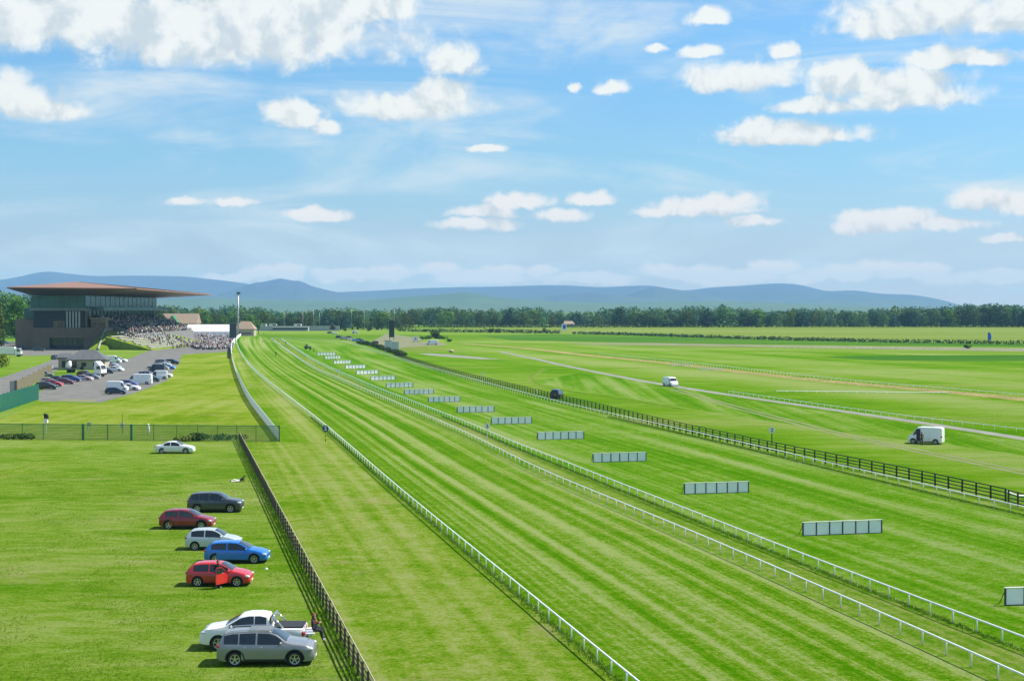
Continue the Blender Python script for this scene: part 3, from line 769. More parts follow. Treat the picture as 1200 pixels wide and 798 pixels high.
# ------------------------------------------------------------------ cars
PROF = dict(
 hatch=dict(top=[(0,.50),(.004,.60),(.02,.70),(.06,.83),(.12,.945),(.22,.985),(.40,1.0),(.52,.975),(.60,.90),(.735,.675),(.80,.64),(.91,.57),(.965,.50),(.99,.42),(1,.34)],
   zb=[(0,.645),(.3,.625),(.7,.60),(1,.58)], ws=(.545,.725), rw=(.018,.105), win=[(.115,.355),(.375,.66)], wh=(.185,.80)),
 suv=dict(top=[(0,.50),(.004,.60),(.015,.66),(.04,.80),(.075,.93),(.16,.975),(.40,1.0),(.54,.98),(.61,.92),(.725,.70),(.79,.665),(.92,.615),(.97,.555),(.99,.47),(1,.38)],
   zb=[(0,.645),(.3,.63),(.7,.615),(1,.6)], ws=(.56,.715), rw=(.012,.068), win=[(.075,.22),(.235,.40),(.42,.665)], wh=(.19,.805)),
 sedan=dict(top=[(0,.48),(.004,.58),(.02,.655),(.05,.69),(.155,.72),(.24,.865),(.32,.965),(.42,1.0),(.52,.985),(.59,.925),(.72,.70),(.80,.665),(.92,.58),(.97,.50),(.99,.43),(1,.35)],
   zb=[(0,.655),(.3,.635),(.7,.61),(1,.58)], ws=(.55,.71), rw=(.17,.30), win=[(.235,.40),(.42,.66)], wh=(.19,.80)),
 pickup=dict(top=[(0,.50),(.003,.58),(.008,.62),(.318,.62),(.326,.64),(.336,.86),(.35,.955),(.42,1.0),(.53,.995),(.60,.955),(.755,.70),(.82,.665),(.93,.615),(.965,.55),(.99,.46),(1,.36)],
   zb=[(0,.60),(.37,.61),(.7,.625),(1,.60)], ws=(.625,.745), rw=(.328,.338), win=[(.36,.47),(.48,.71)], wh=(.20,.815)),
 van=dict(top=[(0,.50),(.003,.88),(.01,.955),(.04,.985),(.25,1.0),(.62,.995),(.70,.965),(.745,.90),(.865,.56),(.91,.51),(.965,.44),(.99,.36),(1,.28)],
   zb=[(0,.52),(.5,.52),(.75,.50),(1,.48)], ws=(.755,.86), rw=None, win=[(.70,.835)], wh=(.18,.83)),
)
PAINT = {}
def paint(name, col, metal=0.0, rough=.3):
    if name not in PAINT: PAINT[name] = pmat(name + '_car_paint', col, rough, metal, .05, 1.2, coat=.8)
    return PAINT[name]

def car(kind, L, W, H, pnt, label, loc, rz, name='parked_car', cat='car', group=None, detail=True, wr=.32, rim='rim', clad=False, tum=None, doors=(), clear=.19, gl='glass'):
    pf = PROF[kind]; tum = tum if tum is not None else (.10 if kind == 'van' else .42)
    tx = [p[0] for p in pf['top']]; tz = [p[1] * H for p in pf['top']]
    bx = [p[0] for p in pf['zb']]; bz = [p[1] * H for p in pf['zb']]
    hw = W / 2
    ztop = lambda u: float(np.interp(u, tx, tz))
    def wid(u):
        e0 = max(0, 1 - u / .10); e1 = max(0, 1 - (1 - u) / .14)
        return hw * (1 - .10 * e0 ** 2.2 - .20 * e1 ** 2.3)
    def zbot(u): return clear + .10 * max(0, 1 - u / .10) ** 2 + .05 * max(0, 1 - (1 - u) / .08) ** 2
    def sect(u):
        w = wid(u); zt = ztop(u); z0 = zbot(u); zb = min(float(np.interp(u, bx, bz)), zt - .055)
        zb = max(zb, z0 + .12)
        h = zb - z0
        ye = .945 * w - max(0, zt - .06 - zb) * tum
        zr = max(zt - .06, zb + .001)
        if kind == 'van': ye = .955 * w - max(0, zt - .06 - zb) * tum
        P_ = [(0, z0), (.80 * w, z0), (.95 * w, z0 + .03), (.985 * w, z0 + .16 * h), (w, z0 + .45 * h), (w * .995, z0 + .72 * h), (.975 * w, z0 + .93 * h), (.945 * w, zb)]
        for k in (1, 2, 3): P_.append((.945 * w + (ye - .945 * w) * k / 3, zb + (zr - zb) * k / 3))
        P_ += [(ye - .045, zr + .035), (ye * .80, zt - .006), (ye * .45, zt + .012), (0, zt + .018)]
        return P_
    us = sorted(set([round(x, 4) for x in tx] + [i / 44 for i in range(45)] + [.985, .006, .5]))
    b = MB(); N = len(sect(.5)); ring = 2 * N - 2
    for u in us:
        s = sect(u); X = (u - .5) * L
        pts = s + [(-y, z) for y, z in s[-2:0:-1]]
        for y, z in pts: b.v.append((X, y, z))
    for i in range(len(us) - 1):
        for k in range(ring):
            k2 = (k + 1) % ring
            b.f.append((i * ring + k, (i + 1) * ring + k, (i + 1) * ring + k2, i * ring + k2)); b.m.append(0)
    # end caps
    for i, flip in ((0, 0), (len(us) - 1, 1)):
        c = len(b.v); X = (us[i] - .5) * L; b.v.append((X + (.02 if flip else -.02), 0, (ztop(us[i]) + zbot(us[i])) / 2))
        for k in range(ring):
            k2 = (k + 1) % ring
            b.f.append((i * ring + k, i * ring + k2, c) if flip == 0 else (i * ring + k2, i * ring + k, c)); b.m.append(0)
    me = b.mesh('body', [pnt, M['trim']], True, True)
    t = thing(name, label, cat, loc, rz, group)
    body = ob('body', me, None)
    # wheel arches cut out of the body
    cut = MB()
    for u in pf['wh']:
        for sy in (-1, 1):
            cut.lathe([(wr + .065, -.5), (wr + .065, .5)], 24, 0, Matrix.Translation(((u - .5) * L, sy * (hw + .22), wr + .01)) @ Matrix.Rotation(PI / 2, 4, 'X'))
    cme = cut.mesh('cut', M['trim'], False, True); co = ob('cut', cme)
    md = body.modifiers.new('b', 'BOOLEAN'); md.object = co; md.operation = 'DIFFERENCE'; md.solver = 'EXACT'; md.material_mode = 'TRANSFER'
    dg = bpy.context.evaluated_depsgraph_get(); me2 = bpy.data.meshes.new_from_object(body.evaluated_get(dg))
    bpy.data.objects.remove(body); bpy.data.objects.remove(co)
    for p in me2.polygons: p.use_smooth = p.material_index == 0
    body = ob('body', me2, t)
    try:
        me2.set_sharp_from_angle(angle=R(38))
    except Exception: pass
    def side(u, z):
        s = [q for q in sect(u)[2:11]]; zs = [q[1] for q in s]; ys = [q[0] for q in s]
        return float(np.interp(z, zs, ys))
    def patch(nm, mat, u0, u1, zl, zh, sy, off=.006, n=10, par=None, m_=4):
        b = MB(); cnt = 0
        for i in range(n + 1):
            u = u0 + (u1 - u0) * i / n; a, c = zl(u), zh(u)
            if c < a + .015: c = a + .015
            for j in range(m_ + 1):
                z = a + (c - a) * j / m_
                b.v.append(((u - .5) * L, sy * (side(u, z) + off), z))
        for i in range(n):
            for j in range(m_):
                a = i * (m_ + 1) + j; f = (a, a + m_ + 1, a + m_ + 2, a + 1); b.f.append(f if sy < 0 else f[::-1]); b.m.append(0)
        return b.build(nm, mat, par or t, smooth=True)
    zbf = lambda u: float(np.interp(u, bx, bz))
    for sy in (-1, 1):
        for (u0, u1) in pf['win']:
            if kind == 'van': zl = lambda u: zbf(u) + .10; zh = lambda u: min(ztop(u) - .13, .86 * H)
            else: zl = lambda u: zbf(u) + .025; zh = lambda u: ztop(u) - .085
            while zh(u1) - zl(u1) < .03 and u1 > u0 + .05: u1 -= .01
            while zh(u0) - zl(u0) < .03 and u0 < u1 - .05: u0 += .01
            patch('side_window', M[gl], u0, u1, zl, zh, sy)
        for (u0, u1) in doors:
            d = patch('door', pnt, u0, u1, lambda u: zbot(u) + .10, lambda u: zbf(u) - .01, sy, .005, 10)
            X = (u0 + .022 - .5) * L
            hb = MB(); hb.ell((X + .05, sy * (side(u0 + .03, H * .56) + .022), H * .56), (.10, .018, .018), 8, 4); hb.build('handle', pnt if kind != 'suv' else M['chrome'], d, smooth=True)
        if detail:
            patch('sill', M['trim'], pf['wh'][0] + (wr + .08) / L, pf['wh'][1] - (wr + .08) / L, lambda u: zbot(u) + .035, lambda u: zbot(u) + (.15 if clad else .085), sy, .010, 6)
    def across(nm, mat, u0, u1, fr, off=.008):
        b = MB(); n = 6; K = 8
        for i in range(n + 1):
            u = u0 + (u1 - u0) * i / n; s = sect(u); tp = s[10:]; zt = ztop(u)
            ys = [q[0] for q in tp][::-1]; zs = [q[1] for q in tp][::-1]
            for k in range(K + 1):
                y = (k / K * 2 - 1) * tp[0][0] * fr
                b.v.append(((u - .5) * L + (off if u0 > .4 else -off), y, float(np.interp(abs(y), ys, zs)) + off))
        for i in range(n):
            for k in range(K):
                a = i * (K + 1) + k; b.f.append((a, a + K + 1, a + K + 2, a + 1)); b.m.append(0)
        return b.build(nm, mat, t, smooth=True, fix=False)
    across('windscreen', M[gl], pf['ws'][0], pf['ws'][1], .93)
    if pf['rw']: across('rear_window', M[gl], pf['rw'][0], pf['rw'][1], .86)
    # lamps
    for sy in (-1, 1):
        hu = .955 if kind != 'van' else .945; hz = ztop(hu) - .12 * (1 if kind != 'van' else 1.3)
        b = MB(); b.ell(((hu - .5) * L, sy * (wid(hu) - .10), hz), (.19, .14, .085), 10, 6); b.build('headlight', M['lamp'], t, smooth=True)
        hz = H * (.585 if kind in ('hatch', 'suv', 'sedan') else .45 if kind == 'van' else .46)
        b = MB(); b.ell((-.5 * L + .07, sy * (wid(.015) - .09), hz), (.13, .135, .085 if kind in ('hatch', 'sedan', 'suv') else .17), 10, 6); b.build('tail_light', M['tail'], t, smooth=True)
        mu = pf['ws'][1] - .055; b = MB(); zz = zbf(mu) + .10
        b.ell(((mu - .5) * L, sy * (side(mu, zz) + .10), zz), (.07, .11, .075), 8, 6); b.build('mirror', pnt if kind != 'van' else M['trim'], t, smooth=True)
    if detail:
        b = MB(); b.box((-.5 * L - .02, 0, H * .42), (.02, .52, .11)); b.build('number_plate', M['plate'], t)
        b = MB(); b.box((.5 * L + .015, 0, clear + .16), (.02, .52, .11)); b.build('number_plate', M['plate'], t)
        b = MB(); b.box((.492 * L, 0, clear + .33), (.05, W * .52, .12)); b.build('grille', M['trim'], t)
    # wheels
    tm = MB(); wd = .20
    tm.lathe([(wr * .66, -wd / 2), (wr * .93, -wd / 2), (wr, -wd * .36), (wr, wd * .36), (wr * .93, wd / 2), (wr * .66, wd / 2)], 24, 0, Matrix.Rotation(PI / 2, 4, 'X')); tme = tm.mesh('wheel', M['tyre'], True)
    rm = MB(); Rx = Matrix.Rotation(PI / 2, 4, 'X')
    for k in range(24):      # rim ring
        a0, a1 = 2 * PI * k / 24, 2 * PI * (k + 1) / 24
        r0, r1 = wr * .57, wr * .69
        rm.add([(r0 * math.cos(a0), r0 * math.sin(a0), .005), (r1 * math.cos(a0), r1 * math.sin(a0), .02), (r1 * math.cos(a1), r1 * math.sin(a1), .02), (r0 * math.cos(a1), r0 * math.sin(a1), .005)], [(0, 1, 2, 3)], 0, Rx)
    for k in range(5):
        rm.box((wr * .34, 0, .0), (wr * .58, wr * .17, .03), 0, 0, Rx @ Matrix.Rotation(2 * PI * k / 5 + .3, 4, 'Z'))
    rm.lathe([(wr * .14, -.01), (wr * .14, .025)], 10, 0, Rx)
    rm.lathe([(wr * .62, -.06), (wr * .62, -.045)], 20, 1, Rx)
    rme = rm.mesh('rim', [M[rim], M['trim']])
    for u in pf['wh']:
        for sy in (-1, 1):
            w_ = ob('wheel', tme, t, ((u - .5) * L, sy * (hw - wd / 2 - .015), wr))
            r_ = ob('rim', rme, w_, (0, sy * wd * .46, 0))
            if sy > 0: r_.rotation_euler = (0, 0, PI)
    if clad:
        for u in pf['wh']:
            for sy in (-1, 1):
                b = MB(); n = 16; X = (u - .5) * L
                for k in range(n + 1):
                    a = PI * (k / n) * 1.06 - .1
                    for r_ in (wr + .062, wr + .125):
                        z = wr + .01 + r_ * math.sin(a); x = X + r_ * math.cos(a)
                        b.v.append((x, sy * (side(x / L + .5, max(z, zbot(.5) + .02)) + .012), z))
                for k in range(n):
                    a = 2 * k; f = (a, a + 1, a + 3, a + 2); b.f.append(f if sy > 0 else f[::-1]); b.m.append(0)
                b.build('arch_trim', M['trim'], t, smooth=True)
    t['_'] = 0; del t['_']
    t_side = side
    return t, dict(side=side, ztop=ztop, zb=zbf, wid=wid, sect=sect, patch=patch, L=L, W=W, H=H)

def spot(px, py, W, rz=0):
    """centre on the ground of a vehicle whose near flank meets the ground at photo px, py"""
    g = G(px, py); return Vector((g.x + math.sin(rz) * -W * .42, g.y + math.cos(rz) * W * .42, 0))

# near car field -------------------------------------------------
silver = paint('silver_grey', (.25, .26, .262), .35, .32)
suv, I = car('suv', 4.70, 1.88, 1.66, silver, 'silver grey estate off-roader with roof rails, in front of the white pickup', spot(311, 780, 1.88, .02), .02, wr=.355, clad=True, doors=((.255, .405), (.42, .665)), clear=.21)
for sy in (-1, 1):
    b = MB(); b.tube([((u - .5) * I['L'], sy * (I['sect'](u)[10][0] - .06), I['ztop'](u) + .055) for u in (.10, .14, .3, .45, .52, .56)], .022, 6); b.build('roof_rail', M['chrome'], suv, smooth=True)
b = MB(); b.box((-.06 * 4.7, 0, 1.69), (1.15, 1.02, .012)); b.build('sunroof', M['glass'], suv)
white = paint('white', (.80, .80, .79), 0, .3)
pk, I = car('pickup', 5.33, 1.86, 1.80, white, 'white double cab pickup with its tailgate down and a dark bed cover', spot(300.5, 753.5, 1.86, PI + .02), PI + .02, name='pickup_truck', cat='pickup', wr=.375, doors=((.355, .475), (.485, .70)), clear=.27, tum=.30)
zt = .615 * 1.80
b = MB(); b.box((-.342 * 5.33, 0, zt + .05), (.29 * 5.33, 1.50, .05)); b.build('bed_cover', M['trim'], pk)
for sx in (-.165,):
    for sy in (-1, 1):
        b = MB(); b.tube([(-.30 * 5.33, sy * .76, zt), (-.20 * 5.33, sy * .70, zt + .58)], .042, 8); b.build('roll_bar_stay', M['chrome'], pk, smooth=True)
b = MB(); b.tube([(-.185 * 5.33, -.74, zt), (-.20 * 5.33, -.70, zt + .56), (-.205 * 5.33, -.58, zt + .64), (-.205 * 5.33, .58, zt + .64), (-.20 * 5.33, .70, zt + .56), (-.185 * 5.33, .74, zt)], .045, 8); b.build('roll_bar', M['chrome'], pk, smooth=True)
b = MB(); b.box((-.5 * 5.33 - .26, 0, .80), (.50, 1.48, .06)); b.build('tailgate', white, pk)
b = MB(); b.box((-.5 * 5.33 - .10, 0, .50), (.20, 1.66, .17)); b.build('rear_bumper', M['chrome'], pk)
red = paint('bright_red', (.50, .018, .022), 0, .3)
rc, I = car('hatch', 3.99, 1.73, 1.47, red, 'bright red hatchback with its front door open', spot(255.5, 687, 1.73, -.01), -.01, wr=.31, doors=((.385, .53),))
# open front door with its window frame, the opening is dark
b = MB(); x0 = (.535 - .5) * 3.99
I['patch']('door_opening', M['trim'], .535, .655, lambda u: .33, lambda u: I['zb'](u) + .36 - .9 * max(0, u - .575), -1, .007)
dm = MB(); dz = [(0, .30), (1.02, .28), (1.05, .55), (1.02, .90), (.0, .93)]
T = Matrix.Translation(((.655 - .5) * 3.99, -.86, 0)) @ Matrix.Rotation(R(180 + 58), 4, 'Z')
dm.add([(x, y, z) for y in (-.045, .045) for x, z in dz], [(0, 1, 2, 3, 4), (9, 8, 7, 6, 5)] + [(k, k + 5, (k + 1) % 5 + 5, (k + 1) % 5) for k in range(5)], 0, T)
od = dm.build('open_door', red, rc, fix=True); od['label'] = 'open front door'
b = MB(); b.add([(x, .0, z) for x, z in ((.12, .94), (.99, .91), (.93, 1.28), (.55, 1.26))], [(0, 1, 2, 3)], 0, T); b.build('door_window', M['glass'], od)
b = MB(); b.tube([T @ Vector(p) for p in ((.05, 0, .92), (.52, 0, 1.29), (.97, 0, 1.32), (1.01, 0, .9))], .022, 6); b.build('door_frame', red, od)
blue = paint('bright_blue', (.012, .16, .56), .15, .3)
bc, I = car('hatch', 4.28, 1.76, 1.46, blue, 'bright blue five door hatchback behind the red hatchback', spot(276, 660, 1.76, -.02), -.02, wr=.325, doors=((.20, .365), (.375, .66)))
ice = paint('pale_silver_blue', (.50, .56, .58), .25, .32)
ic, I = car('hatch', 3.87, 1.70, 1.50, ice, 'pale silver three door hatchback with a rounded tail behind the blue car', spot(248.5, 644.5, 1.70, 0), 0, wr=.30, doors=((.36, .66),))
maroon = paint('dark_red', (.25, .012, .020), .15, .3)
mc, I = car('hatch', 4.20, 1.78, 1.53, maroon, 'dark red crossover, farther left than the gunmetal off-roader behind it', spot(217.5, 620, 1.78, -.03), -.03, wr=.33, clad=True, doors=((.20, .365), (.375, .66)))
gun = paint('dark_gunmetal', (.055, .065, .072), .4, .32)
gc, I = car('suv', 4.58, 1.84, 1.68, gun, 'dark gunmetal off-roader, last of the close row before the person on the grass', spot(251, 600.5, 1.84, 0), 0, wr=.345, clad=True, doors=((.255, .405), (.42, .665)))
pearl = paint('pearl_white', (.68, .69, .68), .05, .3)
wc, I = car('sedan', 4.62, 1.80, 1.46, pearl, 'white saloon car parked alone near the green mesh fence', spot(204, 531.5, 1.80, .02), .02, wr=.32, doors=((.24, .405), (.42, .66)))

# vans and off-roader in the infield --------------------------------
wv, I = car('van', 4.35, 1.9, 2.2, white, 'white panel van with open cab door on the infield grass below the grey road', spot(1088.5, 519.6, 1.95, PI - .5) + Vector((0, .6, 0)), PI - .5, name='panel_van', cat='van', wr=.33, tum=.09)
Lv = 5.05
I['patch']('door_opening', M['trim'], .62, .735, lambda u: .40, lambda u: 1.95, 1, .022, 8, None, 14)
I['patch']('side_door', white, .37, .60, lambda u: .36, lambda u: 2.0, 1, .045, 8, None, 14)
I['patch']('lower_trim', M['trim'], .24, .77, lambda u: .24, lambda u: .36, 1, .03, 8)
dv, I = car('van', 4.6, 1.9, 2.1, white, 'white van driving towards the viewer on the grey infield road', G(787, 453.2) + Vector((0, 2.3, 0)), R(-90) + .35, name='panel_van', cat='van', wr=.33, tum=.16)
fv, I = car('van', 5.9, 2.0, 2.45, white, 'long white van beside the bushy mound on the bare yard', spot(506.5, 404.2, 2.0, PI), PI, name='panel_van', cat='van', wr=.34, tum=.09)
navy = paint('navy_black', (.014, .022, .045), .2, .3)
ov, I = car('suv', 3.9, 1.8, 1.85, navy, 'small navy black off-roader driving behind the long dark fence', spot(653, 467.4, 1.8, 0) + Vector((0, 1.0, 0)), 1.28, wr=.37, clad=True)

# car park: copies of the near cars with their own paint --------------
CP = dict(hatch=(bc, blue), small=(ic, ice), suv=(gc, gun), estate=(suv, silver), sedan=(wc, pearl), van=(wv, white), bigvan=(fv, white), pickup=(pk, white), cross=(mc, maroon))
PA = dict(navy=paint('deep_navy', (.014, .03, .055), .2), white=white, lilac=paint('violet_blue', (.09, .10, .30), .25), black=paint('gloss_black', (.012, .013, .015), .1), silver=paint('mid_silver', (.45, .47, .49), .3),
          blue=paint('royal_blue', (.02, .05, .28), .2), teal=paint('dark_teal', (.02, .06, .07), .2), red=paint('signal_red', (.42, .02, .03), .1), pink=paint('rose_silver', (.52, .38, .38), .2), wine=paint('wine_red', (.13, .012, .03), .2),
          sky=paint('light_blue', (.10, .30, .62), .2), grey=paint('stone_grey', (.22, .23, .24), .2), lavender=paint('lavender_grey', (.34, .36, .52), .25))
GRP_A = 'cars parked along the lawn side of the car park'; GRP_B = 'cars parked on the stand side of the car park'; GRP_C = 'cars parked beside the bare yard behind the far rail'; GRP_D = 'vehicles in the yard beside the stand'
PARK = [
 ('hatch',135,462.3,0,'navy','navy hatchback, nearest of the lawn side row in the car park',GRP_A),
 ('van',137,458.9,.05,'white','small white van directly behind the nearest navy hatchback',GRP_A),
 ('sedan',150,457.4,-.12,'white','white saloon squeezed between the small white van and the violet car',GRP_A),
 ('hatch',149,452.6,-.08,'lilac','violet blue hatchback beside the long white van in the car park',GRP_A),
 ('bigvan',162,450.8,PI+.05,'white','long white van with its nose towards the stand in the lawn side row',GRP_A),
 ('suv',175.5,447.4,-.15,'teal','dark teal off-roader just behind the long white van',GRP_A),
 ('van',185,444.6,PI+.15,'white','white van beside the dark teal off-roader in the lawn side row',GRP_A),
 ('small',192,442.4,-.05,'white','small white hatchback with its nose poking out onto the lawn',GRP_A),
 ('van',183,436.2,PI+.1,'navy','navy van halfway along the lawn side row',GRP_A),
 ('estate',181,432.6,PI+.1,'silver','silver off-roader just behind the navy van',GRP_A),
 ('sedan',191,430.4,PI+.05,'white','white saloon near the far end of the lawn side row',GRP_A),
 ('estate',190,427.4,0,'grey','stone grey off-roader second from the far end of the lawn side row',GRP_A),
 ('suv',201,427.0,-.1,'navy','dark navy off-roader at the far end of the lawn side row',GRP_A),
 ('estate',172,442.6,-.1,'lavender','lavender grey off-roader hidden between the two white vans of the lawn side row',GRP_A),
 ('hatch',188,434.4,PI,'silver','silver hatchback between the navy van and the white saloon of the lawn side row',GRP_A),
 ('hatch',196,432.8,-.1,'sky','light blue hatchback near the far end of the lawn side row',GRP_A),
 ('hatch',106,444.4,-.2,'grey','stone grey hatchback between the rose silver saloon and the lorry cab',GRP_B),
 ('hatch',75,450.4,-.1,'wine','wine red hatchback half hidden by the royal blue off-roader',GRP_B),
 ('sedan',134,435.2,-.2,'white','white saloon between the black off-roader and the silver saloon',GRP_B),
 ('suv',53,456.6,-.1,'black','black off-roader beside the end of the solid green fence',GRP_B),
 ('cross',61,452.9,-.1,'red','red crossover just behind the black off-roader',GRP_B),
 ('small',56,450.0,-.1,'silver','silver hatchback mostly hidden behind the red crossover',GRP_B),
 ('sedan',66,447.6,-.1,'black','black saloon between the red crossover and the royal blue car',GRP_B),
 ('suv',82,447.4,-.08,'blue','royal blue off-roader in the stand side row',GRP_B),
 ('sedan',96.5,446.2,-.2,'pink','rose silver saloon beside the royal blue off-roader',GRP_B),
 ('hatch',99,441.0,-.1,'wine','wine red hatchback behind the rose silver saloon',GRP_B),
 ('suv',122.5,437.8,-.2,'black','black off-roader beside the white lorry cab',GRP_B),
 ('sedan',131.5,432.2,-.2,'silver','silver saloon below the white vans in the stand side row',GRP_B),
 ('hatch',129,429.2,-.2,'lavender','lavender grey hatchback tucked under the white van of the stand side row',GRP_B),
 ('bigvan',130.5,425.6,.0,'white','tall white van at the far end of the stand side row',GRP_B),
 ('small',141,424.4,-.3,'white','white hatchback in front of the tall white van near the lawn slope',GRP_B),
 ('suv',403,398.2,.1,'silver','silver off-roader at the far end of the cars by the bare yard',GRP_C),
 ('sedan',409,396.6,.2,'black','black saloon with a long roof in the cars by the bare yard',GRP_C),
 ('hatch',412.5,399.2,.1,'white','white hatchback in the middle of the cars by the bare yard',GRP_C),
 ('hatch',417,400.4,.1,'sky','light blue hatchback in the cars by the bare yard',GRP_C),
 ('estate',421.5,400.2,.1,'navy','navy off-roader in the cars by the bare yard',GRP_C),
 ('hatch',424.5,402.6,.1,'silver','silver hatchback beside the lavender car by the bare yard',GRP_C),
 ('estate',430,403.0,.1,'lavender','lavender off-roader beside the wine red car by the bare yard',GRP_C),
 ('estate',438,403.6,PI,'wine','wine red car at the near end of the cars by the bare yard',GRP_C),
 ('hatch',387,391.0,.2,'navy','dark car parked by the long far grey wall',GRP_C),
 ('small',392.5,391.6,.2,'white','white car parked by the long far grey wall',GRP_C),
 ('van',416,391.0,PI,'white','white van standing far off before the dark wood',GRP_C),
 ('suv',398,407.4-11,.3,'black','black car beside the rail above the hurdle course',GRP_C),
 ('van',14.5,395.5,.3,'white','white van parked by the stone wing of the stand',GRP_D),
 ('hatch',6,402.5,.4,'sky','light blue car by the stand yard, near the edge of the view',GRP_D),
 ('suv',26,409.5,.1,'black','black car in the shade under the stone base of the stand',GRP_D),
 ('hatch',33,407.5,.1,'navy','navy car in the shade under the stone base of the stand',GRP_D),
 ('suv',45,411.5,.1,'teal','dark teal car near the garage doors of the stand',GRP_D),
 ('suv',52,442.5,.2,'grey','grey off-roader beside the slatted screen',GRP_B),
 ('suv',66,421.5,1.2,'navy','navy car in front of the bungalow gable',GRP_B),
]
for kind, px, py, rz, pc, lab, grp in PARK:
    root, old = CP[kind]
    van = kind in ('van', 'bigvan')
    copy_thing(root, spot(px, py, 1.85, rz if abs(math.cos(rz)) > .5 else 0) if math.cos(rz) > 0 else spot(px, py, 1.85, 0), rz, lab, grp, PA[pc], old, 'panel_van' if van else 'parked_car')
# ------------------------------------------------------------------ people
def human_mesh(name, J, bones, mats, sub=1, root='pelvis'):
    """one continuous skin grown over a skeleton; J: joint -> (x, y, z, radius); bones: (a, b, material index)"""
    names = list(J); idx = {n: i for i, n in enumerate(names)}
    me = bpy.data.meshes.new(name)
    me.from_pydata([J[n][:3] for n in names], [(idx[a], idx[b]) for a, b, _ in bones], [])
    o = bpy.data.objects.new(name, me); COL.objects.link(o)
    sk = o.modifiers.new('s', 'SKIN'); sk.branch_smoothing = .3; sk.use_smooth_shade = True
    if not me.skin_vertices: me.skin_vertices.new()
    for i, n in enumerate(names):
        v = me.skin_vertices[0].data[i]; r = J[n][3]
        v.radius = (r, r) if len(J[n]) == 4 else (J[n][3], J[n][4]); v.use_root = (n == root)
    if sub: 
        sb = o.modifiers.new('u', 'SUBSURF'); sb.levels = sub; sb.render_levels = sub
    out = bpy.data.meshes.new_from_object(o.evaluated_get(bpy.context.evaluated_depsgraph_get()))
    bpy.data.objects.remove(o); bpy.data.meshes.remove(me)
    out.name = name; out.materials.clear()
    for m in mats: out.materials.append(m)
    segs = [(Vector(J[a][:3]), Vector(J[b][:3]), k, max(J[a][3], J[b][3])) for a, b, k in bones]
    for p in out.polygons:
        c = p.center; best = 1e9
        for a, b, k, r in segs:
            d = b - a; t = max(0, min(1, (c - a).dot(d) / max(d.length_squared, 1e-9)))
            q = (c - (a + d * t)).length - r * .8
            if q < best: best = q; p.material_index = k
        p.use_smooth = True
    return out
# material slots: 0 skin, 1 top, 2 legs, 3 shoes
def limbs(J, B, hands=False):
    for s in 'lr':
        B += [('chest', 'sh' + s, 1), ('sh' + s, 'el' + s, 1), ('el' + s, 'wr' + s, 1), ('wr' + s, 'ha' + s, 0), ('pelvis', 'hip' + s, 2), ('hip' + s, 'kn' + s, 2), ('kn' + s, 'an' + s, 2), ('an' + s, 'toe' + s, 3)]
        if hands:
            w = Vector(J['wr' + s][:3]); h = Vector(J['ha' + s][:3]); d = (h - w).normalized()
            sd_ = d.cross(Vector((0, 0, 1)) if abs(d.z) < .9 else Vector((0, 1, 0))).normalized(); nn = d.cross(sd_)
            for k in range(4):
                L = (.062, .074, .078, .068)[k]; a = h + sd_ * ((k - 1.5) * .021); m1 = a + d * L * .55 + nn * .008; e = a + d * L * .95 + nn * .032
                J[f'f{k}{s}'] = (*a, .010); J[f'g{k}{s}'] = (*m1, .009); J[f'h{k}{s}'] = (*e, .008)
                B += [('ha' + s, f'f{k}{s}', 0), (f'f{k}{s}', f'g{k}{s}', 0), (f'g{k}{s}', f'h{k}{s}', 0)]
            a = w.lerp(h, .45) - sd_ * .036; e = a - sd_ * .022 + d * .045 + nn * .012
            J['t0' + s] = (*a, .012); J['t1' + s] = (*e, .010); B += [('wr' + s, 't0' + s, 0), ('t0' + s, 't1' + s, 0)]
    return J, B
def torso():
    return [('pelvis', 'spine', 1), ('spine', 'chest', 1), ('chest', 'neck', 1), ('neck', 'head', 0), ('head', 'crown', 0), ('head', 'nose', 0)]
def standing(lean=0, stride=.0, arm=0.0, hands=False):
    J = dict(pelvis=(0, 0, .95, .145, .11), spine=(0, -.01, 1.13, .135, .10), chest=(0, 0, 1.33, .155, .11), neck=(0, .005, 1.50, .058), head=(0, -.015, 1.60, .088), crown=(0, 0, 1.68, .075), nose=(0, -.108, 1.60, .014))
    for s, x in (('l', 1), ('r', -1)):
        st = stride * x
        J.update({'sh' + s: (x * .185, .01, 1.42, .062), 'el' + s: (x * .235, .03 + st * .3, 1.13, .045), 'wr' + s: (x * .225, -.06 - arm + st * .5, .90 + arm * .6, .030), 'ha' + s: (x * .215, -.10 - arm + st * .5, .83 + arm * .6, .034),
                  'hip' + s: (x * .095, 0, .88, .095), 'kn' + s: (x * .10, -.02 - st * .4, .49, .062), 'an' + s: (x * .105, .03 - st, .085, .042), 'toe' + s: (x * .12, -.14 - st, .045, .040)})
    return limbs(J, torso(), hands)
def sitting(hands=True, arm=.12):
    J = dict(pelvis=(0, 0, .10, .15, .12), spine=(0, 0, .28, .135, .10), chest=(0, -.03, .47, .155, .11), neck=(0, -.05, .63, .056), head=(0, -.085, .73, .088), crown=(0, -.075, .81, .075), nose=(0, -.178, .72, .014))
    for s, x in (('l', 1), ('r', -1)):
        J.update({'sh' + s: (x * .185, -.03, .56, .06), 'el' + s: (x * .235, -.10, .30, .045), 'wr' + s: (x * .12, -.31, .30 + arm, .030), 'ha' + s: (x * .08, -.37, .33 + arm, .034),
                  'hip' + s: (x * .10, -.06, .09, .09), 'kn' + s: (x * .13, -.46, .06, .064), 'an' + s: (x * .13, -.50, -.38, .042), 'toe' + s: (x * .14, -.66, -.43, .040)})
    return limbs(J, torso(), hands)
